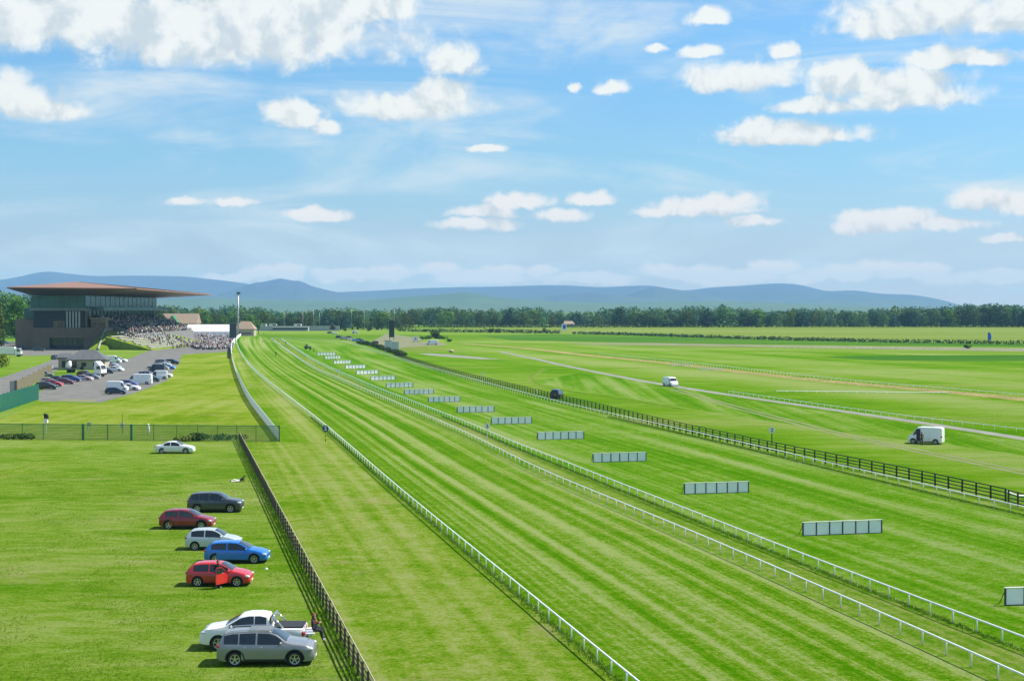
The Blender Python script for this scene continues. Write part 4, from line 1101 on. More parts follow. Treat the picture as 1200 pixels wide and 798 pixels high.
def lying(hands=True):
    # on the back, propped on the elbows, feet towards -X
    J = dict(pelvis=(0, 0, .13, .12, .14), spine=(.17, 0, .20, .11, .13), chest=(.36, 0, .31, .12, .155), neck=(.49, 0, .44, .056), head=(.545, 0, .53, .088), crown=(.56, 0, .61, .075), nose=(.455, 0, .55, .014))
    for s, x in (('l', 1), ('r', -1)):
        J.update({'sh' + s: (.42, x * .185, .36, .06), 'el' + s: (.46, x * .25, .07, .045), 'wr' + s: (.24, x * .27, .05, .030), 'ha' + s: (.17, x * .26, .05, .034),
                  'hip' + s: (-.06, x * .10, .11, .09), 'kn' + s: (-.46, x * .11, .10 + (.16 if s == 'l' else 0), .06), 'an' + s: (-.86, x * .12, .06, .042), 'toe' + s: (-.93, x * .14, .17, .038)})
    return limbs(J, torso(), hands)
def person(label, JB, mats, loc, rz, hair=None, group=None, sub=1, cap=None):
    J, B = JB
    o = ob('person', human_mesh('person', J, B, mats, sub), None, loc, rz); tag(o, label, 'person', group)
    if hair:
        c = Vector(J['crown'][:3]); h = Vector(J['head'][:3]); up = (c - h).normalized(); back = -(Vector(J['nose'][:3]) - h).normalized()
        b = MB(); ctr = h.lerp(c, .62) + back * .022; b.ell(ctr, (.097, .097, .088), 10, 6); b.ell(h + back * .05 + up * .0, (.075, .075, .10), 8, 5); b.build('hair', hair, o, smooth=True)
        for s in (-1, 1):
            side_ = up.cross(back).normalized() * s
            b = MB(); b.ell(h + side_ * .088 + up * .01, (.018, .018, .032), 6, 4); b.build('ear', M['skin'], o, smooth=True)
            b = MB(); b.ell(h - back * .088 + side_ * .032 + up * .03, (.012, .012, .010), 6, 4); b.build('eye', M['ink'], o, smooth=True)
    return o
MT = M
# two people sitting on the tailgate of the pickup, looking towards the fence
pb = pk.matrix_basis if False else Matrix.Translation(pk.location) @ Matrix.Rotation(pk.rotation_euler[2], 4, 'Z')
tg = pb @ Vector((-.5 * 5.33 - .36, .30, .83)); tg2 = pb @ Vector((-.5 * 5.33 - .30, -.28, .83))
person('person in a dark jacket with teal sides sitting on the tailgate of the white pickup', sitting(True, .14), [MT['skin'], MT['navy'], MT['black'], MT['shoe']], tg, PI / 2 + .1, MT['hair'])
person('person in a red top sitting on the tailgate behind the one in the dark jacket', sitting(True, .05), [MT['skin'], MT['redcloth'], MT['navy'], MT['black']], tg2, PI / 2 - .15, MT['red_hair'])
# person getting out of the red hatchback
q = G(257, 690); person('person in black standing in the open front door of the bright red hatchback', standing(0, .1, .12, True), [MT['skin'], MT['black'], MT['black'], MT['shoe']], (q.x - .14, q.y + .35, 0), .5, MT['hair'])
q = G(280, 564.5); person('person in black and white lying propped up on the grass near the timber fence', lying(True), [MT['skin'], MT['black'], MT['whitecloth'], MT['black']], (q.x, q.y, 0), .5, MT['hair'])
q = G(1080.0, 522.0); person('person in brown standing at the open cab door of the white infield van', standing(0, .05, .1, True), [MT['skin'], pmat('brown_cloth', (.13, .06, .045), .85), MT['black'], MT['black']], (q.x, q.y, 0), 2.6, MT['hair'])
TR = [(323.3,417.6,'person in dark clothes walking alone in the middle of the racing strip',0),(320.0,399.6,'person at the far end of the double rails, nearest their closed corner',1),(326,402.8,'person leaning by the far end of the double rails, in front of the pole',2),
      (334.5,403.6,'person standing beside the farther of the double rails near its end',3),(281,409.2,'person in black standing just inside the curve of the white rail, nearer the viewer',4),(279.2,401.6,'person in black standing inside the curve of the white rail, nearer the wall',5),
      (309.2,392.6,'lone far person near the start of the green strip before the grey wall',6),(308,401.5,'person in white far up the racing strip',7),(269.5,412.6,'person in black standing at the end of the paved apron by the white palisade',8),(267.8,411.4,'person in dark blue beside another at the end of the paved apron',9),
      (363.5,411.6,'person walking beside the small dark buggy, nearer the hurdles',10),(367.6,413.0,'person walking nearest the farthest hurdle, right of the buggy',11)]
for px, py, lab, k in TR:
    person(lab, standing(0, .12 + .02 * (k % 5), .05, k in (0,)), [MT['skin'], MT['whitecloth'] if k == 7 else MT['navy'] if k % 2 else MT['black'], MT['black'], MT['black']], G(px, py), k * 1.3, MT['hair'] if k == 0 else None, sub=1)
# small white scrap on the grass
tag(ob('litter', MB().add([(-.12, -.05, .01), (.02, -.09, .05), (.14, .0, .02), (.06, .08, .09), (-.09, .07, .03), (0, 0, .12)], [(0,1,5),(1,2,5),(2,3,5),(3,4,5),(4,0,5),(4,3,2,1,0)]).mesh('litter', M['white']), None, G(312, 667)), 'small crumpled white paper lying on the grass near the blue hatchback', 'litter')

# ---- crowd
CTOP = [(.75,.74,.72),(.7,.68,.63),(.72,.70,.66),(.62,.55,.42),(.02,.025,.05),(.015,.015,.016),(.30,.03,.04),(.05,.10,.28),(.45,.40,.30),(.60,.52,.50),(.10,.12,.14),(.35,.12,.18),(.62,.60,.56),(.08,.16,.12),(.28,.34,.45)]
cm = []
for v in range(5):
    J, B = standing(0, (.02, .10, .05, .14, .0)[v], (.0, .1, .18, .04, .22)[v])
    cm.append(human_mesh('person', J, B, [M['skin'] if v % 2 else M['hair'], M['tint'], M['tint'] if v == 2 else (M['navy'] if v % 2 else M['black']), M['black']], 0))
rc_ = random.Random(11)
def crowd_pts(n, poly, seed):
    r = random.Random(seed); out = []
    xs = [p[0] for p in poly]; ys = [p[1] for p in poly]
    def inside(x, y):
        c = False; j = len(poly) - 1
        for i in range(len(poly)):
            xi, yi = poly[i]; xj, yj = poly[j]
            if (yi > y) != (yj > y) and x < (xj - xi) * (y - yi) / (yj - yi) + xi: c = not c
            j = i
        return c
    while len(out) < n:
        x = r.uniform(min(xs), max(xs)); y = r.uniform(min(ys), max(ys))
        if inside(x, y): out.append(G(x, y))
    return out
CROWD = crowd_pts(1500, [(200,401),(214,405),(232,410.2),(250,410.5),(272,408.5),(275,401),(278,395.5),(240,392.4),(205,392.4)], 1) + crowd_pts(120, [(190,408),(205,409),(225,407),(225,400),(200,398)], 2)
CROWD.sort(key=lambda p: p.y)
for i, p in enumerate(CROWD[:90]):
    o = ob('person', rc_.choice(cm), None, p, rc_.uniform(0, 6.28)); o.color = (*rc_.choice(CTOP), 1)
    tag(o, 'standing racegoer at the front edge of the packed crowd on the terrace', 'person', 'racegoers at the front of the crowd')
def mass(name, pts, z_of, seed, label, parent=None):
    r = random.Random(seed); V = []; F = []; MI = []; off = 0
    src = []
    for m in cm:
        co = np.zeros(len(m.vertices) * 3, dtype=np.float32); m.vertices.foreach_get('co', co); src.append((co.reshape(-1, 3), [tuple(p.vertices) for p in m.polygons], [p.material_index for p in m.polygons]))
    mats = [M['skin'], M['hair'], M['navy'], M['black']] + [CT[i] for i in range(len(CT))]
    for p in pts:
        co, fs, mi = r.choice(src); a = r.uniform(0, 6.28); s = r.uniform(.92, 1.06)
        c, sn = math.cos(a) * s, math.sin(a) * s
        V.append(np.stack([co[:, 0] * c - co[:, 1] * sn + p.x, co[:, 0] * sn + co[:, 1] * c + p.y, co[:, 2] * s + z_of(p)], 1))
        t_ = 4 + r.randrange(len(CT)); l_ = r.choice([2, 3, 3, t_])
        F += [tuple(i + off for i in f) for f in fs]; MI += [(r.choice((0, 0, 1)) if k == 0 else t_ if k == 1 else l_ if k == 2 else 3) for k in mi]; off += len(co)
    me = bpy.data.meshes.new(name); me.from_pydata(np.concatenate(V).tolist(), [], F)
    for m in mats: me.materials.append(m)
    me.polygons.foreach_set('material_index', MI)
    o = ob(name, me); tag(o, label, 'crowd', None, 'stuff'); return o
CT = [pmat('crowd_cloth', c, .85, var=.1) for c in CTOP]
mass('crowd', CROWD[90:], lambda p: 0, 5, 'packed crowd of racegoers in front of the white marquee')
# ------------------------------------------------------------------ grandstand
GS = dict(
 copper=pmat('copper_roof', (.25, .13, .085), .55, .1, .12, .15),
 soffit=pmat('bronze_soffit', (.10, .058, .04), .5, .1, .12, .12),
 glass=pmat('teal_curtain_glass', (.025, .16, .17), .15, 0, .4, .12, spec=.3),
 darkglass=pmat('dark_glazing', (.012, .022, .03), .1, 0, .3, .3, coat=.3),
 slate=pmat('dark_cladding', (.022, .030, .042), .6, var=.12, scale=.4),
 stone=pmat('buff_stone', (.23, .172, .115), .85, var=.14, scale=.35),
 dullcon=pmat('grey_concrete', (.17, .17, .165), .85, var=.15, scale=.4),
 concrete=pmat('pale_concrete', (.38, .37, .34), .8, var=.12, scale=.4),
 mull=pmat('pale_mullion', (.20, .26, .27), .5, var=.1, scale=1),
 fin=pmat('pale_fin', (.55, .57, .56), .6, var=.1, scale=1),
 canvas=pmat('white_canvas', (.82, .82, .81), .7, var=.04, scale=.2),
 tile=pmat('brown_roof_tile', (.27, .20, .14), .8, var=.18, scale=.8),
 grslate=pmat('grey_slate_roof', (.085, .09, .10), .7, var=.18, scale=.8),
 render=pmat('cream_render', (.36, .32, .245), .85, var=.1, scale=.5),
 wallgrey=pmat('grey_block_wall', (.34, .36, .38), .8, var=.1, scale=.2),
)
XL, XR, D0, D1 = -211.7, -188.0, 658.0, 790.0
gs0 = Vector((XR, D0, 0))
t = thing('grandstand', 'large modern grandstand with a wide pointed copper roof and teal glass upper floor', 'grandstand', gs0)
def gb(name, mat, x0, x1, y0, y1, z0, z1, par=None):
    b = MB(); b.box(((x0 + x1) / 2 - gs0.x, (y0 + y1) / 2 - gs0.y, (z0 + z1) / 2), (x1 - x0, y1 - y0, z1 - z0)); return b.build(name, mat, par or t)
N1, N2, F1 = P(8, 336.6, 628), P(160, 337.8, 628), P(248, 345, 800); F2 = Vector((-215, 800, 25.6))
R1, R2 = P(88, 330.3, 668), Vector((-199, 770, 29.0)); R0 = Vector((-205, 690, 28.6))
S_ = [Vector((XL + .3, D0 - .5, 23.2)), Vector((XR + .5, D0 - .5, 23.2)), Vector((XR + .5, D1, 23.0)), Vector((XL + .3, D1, 23.0))]
rim = [N1, N2, F1, F2]; dn = Vector((0, 0, -.45))
vs = [p - gs0 for p in rim + [R1, R2] + [p + dn for p in rim] + S_]
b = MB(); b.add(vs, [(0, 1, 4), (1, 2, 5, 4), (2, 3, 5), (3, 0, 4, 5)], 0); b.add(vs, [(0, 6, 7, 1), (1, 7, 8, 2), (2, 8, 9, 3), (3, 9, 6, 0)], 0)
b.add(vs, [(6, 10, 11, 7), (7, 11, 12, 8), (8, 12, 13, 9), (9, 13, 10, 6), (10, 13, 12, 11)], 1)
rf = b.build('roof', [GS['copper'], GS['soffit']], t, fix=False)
for k in range(1, 12):      # standing seams of the roof
    a = N2.lerp(F1, k / 12); c = R1.lerp(R2, k / 12)
    bb = MB(); bb.tube([a - gs0 + Vector((0, 0, .06)), c - gs0 + Vector((0, 0, .08))], .10, 4); bb.build('roof_seam', GS['copper'], rf)
gb('upper_storey', GS['glass'], XL, XR, D0, D1, 17.7, 23.1)
gb('floor_slab', GS['mull'], XL - .6, XR + 1.2, D0 - .8, D1 + .6, 16.5, 17.68)
gb('middle_storey', GS['slate'], XL + .8, XR - .6, D0 + .4, D1 - .5, 9.0, 16.48)
gb('stone_base', GS['stone'], XL + .8, XR + 9.0, D0 - 2.0, D1 - 1, 4.6, 8.98)
gb('stone_base', GS['stone'], XL + .8, XL + 8.4, D0 - 2.0, D0 + 40, 0, 4.58)
gb('stone_base', GS['stone'], XR - .2, XR + 9.0, D0 - 2.0, D0 + 40, 0, 4.58)
gd = gb('garage_glazing', GS['darkglass'], XL + 8.4, XR - .2, D0 - .6, D0 + 30, 0, 4.58)
for k in range(7):
    gb('mullion', GS['slate'], XL + 9.4 + k * 2.2, XL + 9.55 + k * 2.2, D0 - .75, D0 - .62, 0, 4.55, gd)
gb('stone_wing', GS['stone'], XL - 8.5, XL + .78, D0 + 4, D0 + 30, 0, 12.8)
gb('glass_wing', GS['glass'], XL - 4.2, XL + .78, D0 + 3, D0 + 26, 12.82, 17.6)
gb('inset_wall', GS['stone'], XL + 9.6, XL + 14.6, D0 + .05, D0 + .38, 9.0, 12.0)
gb('inset_window', GS['darkglass'], XL + 11.4, XL + 13.8, D0 - .08, D0 + .03, 9.1, 11.2)
for k in range(5): gb('facade_fin', GS['fin'], XL + 15.4 + k * 1.35, XL + 16.0 + k * 1.35, D0 - .35, D0 + .38, 9.0, 16.3)
for k in range(8): gb('mullion', GS['slate'], XL + k * 3.36, XL + .10 + k * 3.36, D0 - .08, D0 - .02, 17.7, 23.0)
for k in range(17): gb('mullion', GS['slate'], XR + .02, XR + .10, D0 + k * 8.2, D0 + .14 + k * 8.2, 17.7, 23.0)
# track side: balcony, viewing level and stepped terrace
gb('balcony', GS['mull'], XR + 1.2, XR + 6.5, D0 + 6, D1 - 2, 16.5, 16.9)
gb('balcony_glass', GS['glass'], XR + 6.4, XR + 6.5, D0 + 6, D1 - 2, 16.92, 18.1)
gb('balcony_glass', GS['glass'], XR + 1.2, XR + 6.4, D0 + 6.0, D0 + 6.1, 16.92, 18.1)
gb('viewing_glazing', GS['darkglass'], XR - .58, XR + .6, D0 + 1, D1 - 2, 9.0, 16.45)
for k in range(20): gb('column', GS['slate'], XR + 1.5, XR + 1.8, D0 + 6 + k * 6.2, D0 + 6.3 + k * 6.2, 9.0, 16.45)
TER = []
b = MB(); n = 12
for k in range(n):
    x0 = XR + 1.0 + k * 1.55; z = 13.0 - k * .62
    b.box((x0 + .775 - gs0.x, (D0 + 12 + D1) / 2 - gs0.y, z / 2), (1.55, D1 - D0 - 12, z)); TER.append((x0 + .8, z))
b.build('stepped_terrace', GS['dullcon'], t)
kk = thing('terrace_kiosk', 'small buff kiosk with dark openings at the near end of the dark stepped terrace', 'kiosk', Vector((XR + 5.5, D0 + 3, 8.98)))
b = MB(); b.box((0, 0, 2.0), (6.4, 4.5, 4.0)); b.build('wall', GS['stone'], kk)
b = MB(); b.box((0, 0, 4.2), (7.4, 5.5, .4)); b.build('roof', GS['render'], kk)
for x in (-1.9, .6, 2.3):
    b = MB(); b.box((x, -2.28, 1.2), (1.5, .06, 2.2)); b.build('opening', GS['darkglass'], kk)
w = thing('retaining_wall', 'grey sloping retaining wall beside the grass bank below the stand', 'wall', Vector((XR + 9.1, D0 - 2, 0)))
b = MB(); b.add([(0, 0, 0), (4.6, -28, 0), (4.6, -28, .8), (0, 0, 9.0), (.5, 0, 0), (5.1, -28, 0), (5.1, -28, .8), (.5, 0, 9.0)], [(0, 1, 2, 3), (7, 6, 5, 4), (3, 2, 6, 7), (1, 5, 6, 2), (0, 3, 7, 4)]); b.build('wall_panel', GS['wallgrey'], w)
# grass bank
b = MB(); x0 = XR + 9.7; pts_ = []
b.add([(x0, D0 - 30, 0), (x0 + 8, D0 - 30, 0), (x0 + 8, D0 + 60, 4.5), (x0, D0 + 60, 0), (x0, D0 - 8, 7.4), (x0 + 2, D0 - 8, 7.0), (x0 + 2, D0 + 60, 7.0), (x0, D0 + 60, 7.4)],
      [(0, 1, 5, 4), (1, 2, 6, 5), (2, 3, 7, 6), (3, 0, 4, 7), (4, 5, 6, 7)]); struct(b.build('grass_bank', GM['lawn']))
# sloping ground under the pale viewing steps
b = MB(); b.add([(-173.2, 636, 5.4), (-149.5, 622, .03), (-149.5, 735, .03), (-173.2, 752, 5.4), (-173.2, 636, -.2), (-149.5, 622, -.2), (-149.5, 735, -.2), (-173.2, 752, -.2)], [(0, 1, 2, 3), (0, 4, 5, 1), (2, 6, 7, 3), (3, 7, 4, 0)]); struct(b.build('grass_bank', GM['lawn']))
STEP = []
for k in range(9):
    x = -172.0 + 2.5 * k; z = 5.4 * (-149.5 - x) / 23.7 + .22; y0 = 641 - 1.6 * k + (3 if k % 3 == 1 else -2); y1 = 736 - 2.2 * k; STEP.append((x, z, y0, y1))
    s = MB(); L_ = y1 - y0; q = 0
    while q < L_ - 2:
        w_ = min(L_ - q, 11.0); s.box((0, q + w_ / 2 - .2, .12), (1.15, w_ - .4, .34)); s.box((-.35, q + w_ / 2, -.25), (.35, w_ - .5, .5)); q += w_
    o = s.build('viewing_step', GS['concrete'], None, loc=(x, y0, z))
    tag(o, 'long pale concrete viewing step, ' + ['highest of the flight beside the grass bank', 'second from the top of the flight', 'third from the top of the flight', 'fourth from the top of the flight', 'the middle one of the flight', 'fourth from the bottom of the flight', 'third from the bottom of the flight', 'second from the bottom of the flight', 'lowest of the flight beside the paving'][k], 'step', 'pale viewing steps in front of the stand')
r = random.Random(4); pts_ = []
for _ in range(950):
    k = r.randrange(len(TER)); pts_.append(Vector((TER[k][0] + r.uniform(-.4, .4), D0 + 13 + r.random() ** 1.2 * (D1 - D0 - 14), TER[k][1])))
mass('terrace_crowd', pts_, lambda p: p.z, 8, 'packed crowd standing in the shade of the stand on the stepped terrace')
for i in range(180):
    k = r.randrange(9); o = ob('person', r.choice(cm), None, (STEP[k][0] + r.uniform(-.3, .3), 650 + r.random() * 70, STEP[k][1] + .29), r.uniform(0, 6.28)); o.color = (*r.choice(CTOP), 1)
    tag(o, 'racegoer standing on the pale viewing steps beside the grass bank', 'person', 'racegoers on the pale viewing steps')
pts_ = [Vector((XR + 2 + r.random() * 4, D0 + 8 + r.random() * (D1 - D0 - 12), 16.9)) for _ in range(70)]
mass('balcony_crowd', pts_, lambda p: p.z, 9, 'people standing along the upper balcony of the grandstand')

# ------------------------------------------------------------------ other buildings
def at(px, d): return Vector(((px - 600) / FPX * d, d, 0))
def zz(py, d): return CAMH + (HORY - py) / FPX * d
def hip_house(name, label, cat, c, w, dpt, hw, hr, wall, roof, rz=0, hip=.35, eave=.5):
    t = thing(name, label, cat, c, rz)
    b = MB(); b.box((0, 0, hw / 2), (w, dpt, hw)); b.build('wall', wall, t)
    e = eave; x, y = w / 2 + e, dpt / 2 + e; hx = x - hip * w
    b = MB(); b.add([(-x, -y, hw), (x, -y, hw), (x, y, hw), (-x, y, hw), (-hx, 0, hw + hr), (hx, 0, hw + hr), (-x, -y, hw - .2), (x, -y, hw - .2), (x, y, hw - .2), (-x, y, hw - .2)],
                    [(0, 1, 5, 4), (1, 2, 5), (2, 3, 4, 5), (3, 0, 4), (6, 7, 1, 0), (7, 8, 2, 1), (8, 9, 3, 2), (9, 6, 0, 3), (9, 8, 7, 6)]); b.build('roof', roof, t)
    return t
h = hip_house('bungalow', 'small cream bungalow with a dark hipped roof beside the parked cars', 'bungalow', at(100, 425) + Vector((0, 3, 0)), 10.5, 8, 2.9, 2.7, GS['render'], GS['grslate'], .1)
for x in (-3.4, -.6, 2.6):
    b = MB(); b.box((x, -4.03, 1.5), (1.3, .06, 1.1)); b.build('window', GS['darkglass'], h)
b = MB(); b.box((4.2, -4.03, 1.05), (.95, .06, 2.1)); b.build('door', M['dark_timber'], h)
h = hip_house('gable_shed', 'small cream gabled outbuilding attached beyond the dark roofed bungalow', 'shed', at(73, 436) + Vector((0, 3, 0)), 3.0, 6, 3.1, 1.2, GS['render'], GS['grslate'], .1, hip=.1)
b = MB(); b.box((0, -3.03, 1.1), (1.0, .06, 2.0)); b.build('door', M['dark_timber'], h)
# marquee
d = 1000; a, c = at(217, d), at(271, d); L = c.x - a.x
t = thing('marquee', 'long white marquee behind the crowd', 'marquee', a)
z1, z2 = zz(388.5, d), zz(380.5, d)
b = MB(); b.add([(0, 0, z1), (L, 0, z1), (L, 9, z2), (0, 9, z2), (0, 18, z1), (L, 18, z1)], [(0, 1, 2, 3), (3, 2, 5, 4), (1, 5, 2), (0, 3, 4)]); b.build('canopy', GS['canvas'], t)
b = MB(); b.box((L / 2, 9, z1 / 2 - .05), (L - .4, 17.6, z1 - .1)); b.build('wall', GS['canvas'], t)
for k in range(9):
    b = MB(); b.box((L * k / 8, -.05, z1 / 2), (.16, .16, z1)); b.build('pole', M['grey_steel'], t)
t = thing('awning', 'small white awning at the left end of the long marquee', 'awning', at(207, 1000))
b = MB(); b.add([(-6, -3, 4.4), (6, -3, 4.4), (6, 3, 4.4), (-6, 3, 4.4), (0, 0, 6.2)], [(0, 1, 4), (1, 2, 4), (2, 3, 4), (3, 0, 4), (3, 2, 1, 0)]); b.build('canopy', GS['canvas'], t)
for x in (-5.8, 5.8):
    for y in (-2.8, 2.8):
        b = MB(); b.tube([(x, y, 0), (x, y, 4.4)], .08, 5); b.build('leg', M['grey_steel'], t)
# brown roofed hall with a gable
d = 1060; t = thing('tiled_hall', 'brown tiled hall with a green framed gable between the stand and the marquee', 'hall', at(209, d))
z1, z2 = zz(379, d), zz(367.5, d)
b = MB(); b.box((0, 8, z1 / 2), (25, 15, z1)); b.build('wall', GS['render'], t)
b = MB(); b.add([(-13, -.5, z1), (13, -.5, z1), (13, 8, z2), (-13, 8, z2), (-13, 16.5, z1), (13, 16.5, z1)], [(0, 1, 2, 3), (3, 2, 5, 4), (1, 5, 2), (0, 3, 4)]); b.build('roof', GS['tile'], t)
gz = zz(369.5, d)
b = MB(); b.add([(-9, -2.5, z1 - .4), (1, -2.5, z1 - .4), (-4, -2.5, gz), (-9, 6, z1 - .4), (1, 6, z1 - .4), (-4, 6, gz)], [(0, 1, 2), (0, 2, 5, 3), (1, 4, 5, 2)]); b.build('gable', M['green_steel'], t)
b = MB(); b.add([(-7.6, -2.56, z1 - .1), (-.4, -2.56, z1 - .1), (-4, -2.56, gz - .8)], [(0, 1, 2)]); b.build('gable_panel', GS['stone'], t)
# thatch-brown hut and white cabins at the end of the white wall
h = hip_house('brown_hut', 'brown roofed pavilion behind the end of the white wall', 'pavilion', at(288, 960), 12, 10, zz(385.5, 960), zz(376.5, 960) - zz(385.5, 960), GS['render'], GS['tile'], 0, .3)
b = MB(); b.box((0, -5.03, 1.6), (9, .06, 1.4)); b.build('window', GS['darkglass'], h)
# big screen
d = 800; t = thing('big_screen', 'dark upright video screen seen from its back at the end of the crowd', 'screen', at(273, d))
z1, z2 = zz(395.5, d), zz(379.5, d)
b = MB(); b.box((0, 0, (z1 + z2) / 2), (3.7, 1.0, z2 - z1)); b.build('casing', pmat('screen_casing', (.035, .06, .075), .5), t)
b = MB(); b.box((0, 0, z2 + .12), (3.9, 1.2, .22)); b.build('cap', GS['mull'], t)
for x in (-1.4, 1.4):
    b = MB(); b.box((x, 0, z1 / 2), (.3, .5, z1)); b.build('leg', M['dark_steel'], t)
for k in range(5):
    b = MB(); b.box((0, -.53, z1 + (z2 - z1) * (k + .5) / 5), (3.4, .05, .1)); b.build('brace', M['dark_steel'], t)
# tall black tower board and its boxes
d = 800; g_ = at(459, 830); t = thing('tower_board', 'tall narrow black board tower standing beside the far rail', 'tower', g_)
z2 = zz(376, 830)
b = MB(); b.box((0, 0, 1.5 + z2 / 2 - .75), (2.9, 1.2, z2 - 1.5)); b.build('board', pmat('black_board', (.012, .028, .026), .6), t)
b = MB(); b.box((0, 0, z2 + .12), (3.8, 1.6, .24)); b.build('cap', M['dark_steel'], t)
for x in (-1.2, 1.2):
    b = MB(); b.box((x, 0, .75), (.25, .25, 1.5)); b.build('leg', M['dark_steel'], t)
for px, yb, w_, h_, lab in ((455.5, 411.5, 2.6, 4.3, 'grey white control cabin at the foot of the black tower, nearer the racing strip'), (463.5, 413.5, 2.6, 4.2, 'grey white control cabin at the foot of the black tower, nearer the infield')):
    t = thing('control_cabin', lab, 'cabin', G(px, yb), .25)
    b = MB(); b.box((0, 1.2, h_ / 2), (w_, 2.4, h_)); b.build('wall', pmat('cabin_panel', (.50, .52, .53), .6), t)
    b = MB(); b.box((0, 1.2, h_ + .09), (w_ + .3, 2.7, .16)); b.build('roof', M['grey_steel'], t)
    b = MB(); b.box((-.3, -.03, 1.1), (.9, .05, 2.0)); b.build('door', M['grey_steel'], t)
t = thing('notice_board', 'square white board with a dark arrow mark standing on the bare yard', 'board', G(487, 401.2))
b = MB(); b.box((0, 0, 1.85), (3.0, .5, 2.6)); b.build('panel', M['white'], t)
b = MB(); b.add([(-.3, -.28, 2.5), (.7, -.28, 1.9), (.1, -.28, 1.9), (.1, -.28, 1.2), (-.2, -.28, 1.2), (-.2, -.28, 1.9)], [(0, 1, 2, 5), (5, 2, 3, 4)]); b.build('arrow_mark', M['ink'], t)
for x in (-1.2, 1.2):
    b = MB(); b.box((x, 0, .3), (.2, .5, .6)); b.build('leg', M['dark_steel'], t)
# far wall and low pavilion across the end of the strip
d = 1180
a, c = at(300, d), at(398, d)
t = thing('far_wall', 'long low grey wall across the far end of the racing strip', 'wall', a)
b = MB(); b.box(((c.x - a.x) / 2, 0, 1.8), (c.x - a.x, .5, 3.6)); b.build('wall_panel', GS['wallgrey'], t)
b = MB(); b.box(((c.x - a.x) / 2, 0, 3.7), (c.x - a.x + .2, .8, .2)); b.build('coping', GS['fin'], t)
a, c = at(319, d - 12), at(361, d - 12)
t = thing('low_pavilion', 'low far pavilion with one long dark window band in front of the grey wall', 'pavilion', a)
b = MB(); b.box(((c.x - a.x) / 2, 3, 1.5), (c.x - a.x, 6, 3.0)); b.build('wall', GS['wallgrey'], t)
b = MB(); b.box(((c.x - a.x) / 2, -.03, 1.7), (c.x - a.x - .6, .06, 1.3)); b.build('window_band', GS['slate'], t)
b = MB(); b.box(((c.x - a.x) / 2, 3, 3.12), (c.x - a.x + .8, 7, .22)); b.build('roof', GS['fin'], t)
for px, lab in ((308, 'white site cabin behind the left end of the long grey wall'), (320, 'white site cabin just right of the leafy tree, behind the grey wall'), (349, 'cream site cabin behind the middle of the long grey wall')):
    t = thing('site_cabin', lab, 'cabin', at(px, 1200))
    b = MB(); b.box((0, 0, 2.6), (6, 3, 5.2)); b.build('wall', M['white'], t)
    b = MB(); b.box((0, 0, 5.28), (6.4, 3.4, .16)); b.build('roof', M['grey_steel'], t)
    b = MB(); b.box((1, -1.53, 4.2), (2, .06, 1.0)); b.build('window', GS['darkglass'], t)
# cottage at the wood edge
h = hip_house('cottage', 'small cream cottage with a brown roof at the edge of the wood', 'cottage', at(666, 1418), 10, 7, 3.0, 2.8, GS['render'], GS['tile'], .2, .15)
for x in (-3, 0, 3):
    b = MB(); b.box((x, -3.53, 1.6), (1.3, .06, 1.2)); b.build('window', GS['darkglass'], h)
# solid green fence and slatted screen at the left
a, c = G(-14, 488), G(45.5, 468); d_ = c - a; L = d_.length; rz = math.atan2(d_.y, d_.x)
t = thing('sheet_fence', 'solid green profiled sheet fence at the corner of the car park', 'fence', a, rz)
nP = 14
for k in range(nP):
    w_ = L / nP; b = MB(); m_ = 8
    for j in range(m_):
        x = k * w_ + j * w_ / m_; y = .05 if j % 2 else -.05
        b.box((x + w_ / m_ / 2, y, 1.5), (w_ / m_ - .002, .05, 2.95))
    b.build('panel', M['green_sheet'], t)
for k in range(nP + 1):
    b = MB(); b.box((k * L / nP, .15, 1.52), (.14, .14, 3.1)); b.build('post', M['green_steel'], t)
a, c = G(20, 461), G(61, 437.5); d_ = c - a; L = d_.length; rz = math.atan2(d_.y, d_.x)
t = thing('slatted_screen', 'tan slatted timber screen beside the access road', 'fence', a, rz)
b = MB()
for k in range(int(L / .55)): b.box((k * .55, 0, 1.3), (.20, .04, 2.5))
b.build('slat', pmat('tan_slats', (.33, .27, .17), .8, var=.2), t)
for k in range(8):
    b = MB(); b.box((L * k / 7, .1, 1.35), (.14, .14, 2.7)); b.build('post', M['timber'], t)
for z in (.5, 2.3):
    b = MB(); b.box((L / 2, .06, z), (L, .06, .1)); b.build('rail', M['timber'], t)
a = G(11.5, 462.5); c = G(20, 462.0)
t = thing('concrete_end_wall', 'pale concrete end panel at the near end of the slatted screen', 'wall', a)
b = MB(); b.box(((c.x - a.x) / 2, .15, 1.4), (c.x - a.x, .3, 2.8)); b.build('wall_panel', GS['concrete'], t)
b = MB(); b.box((c.x - a.x + .12, .1, 1.45), (.22, .3, 2.9)); b.build('end_post', M['dark_steel'], t)

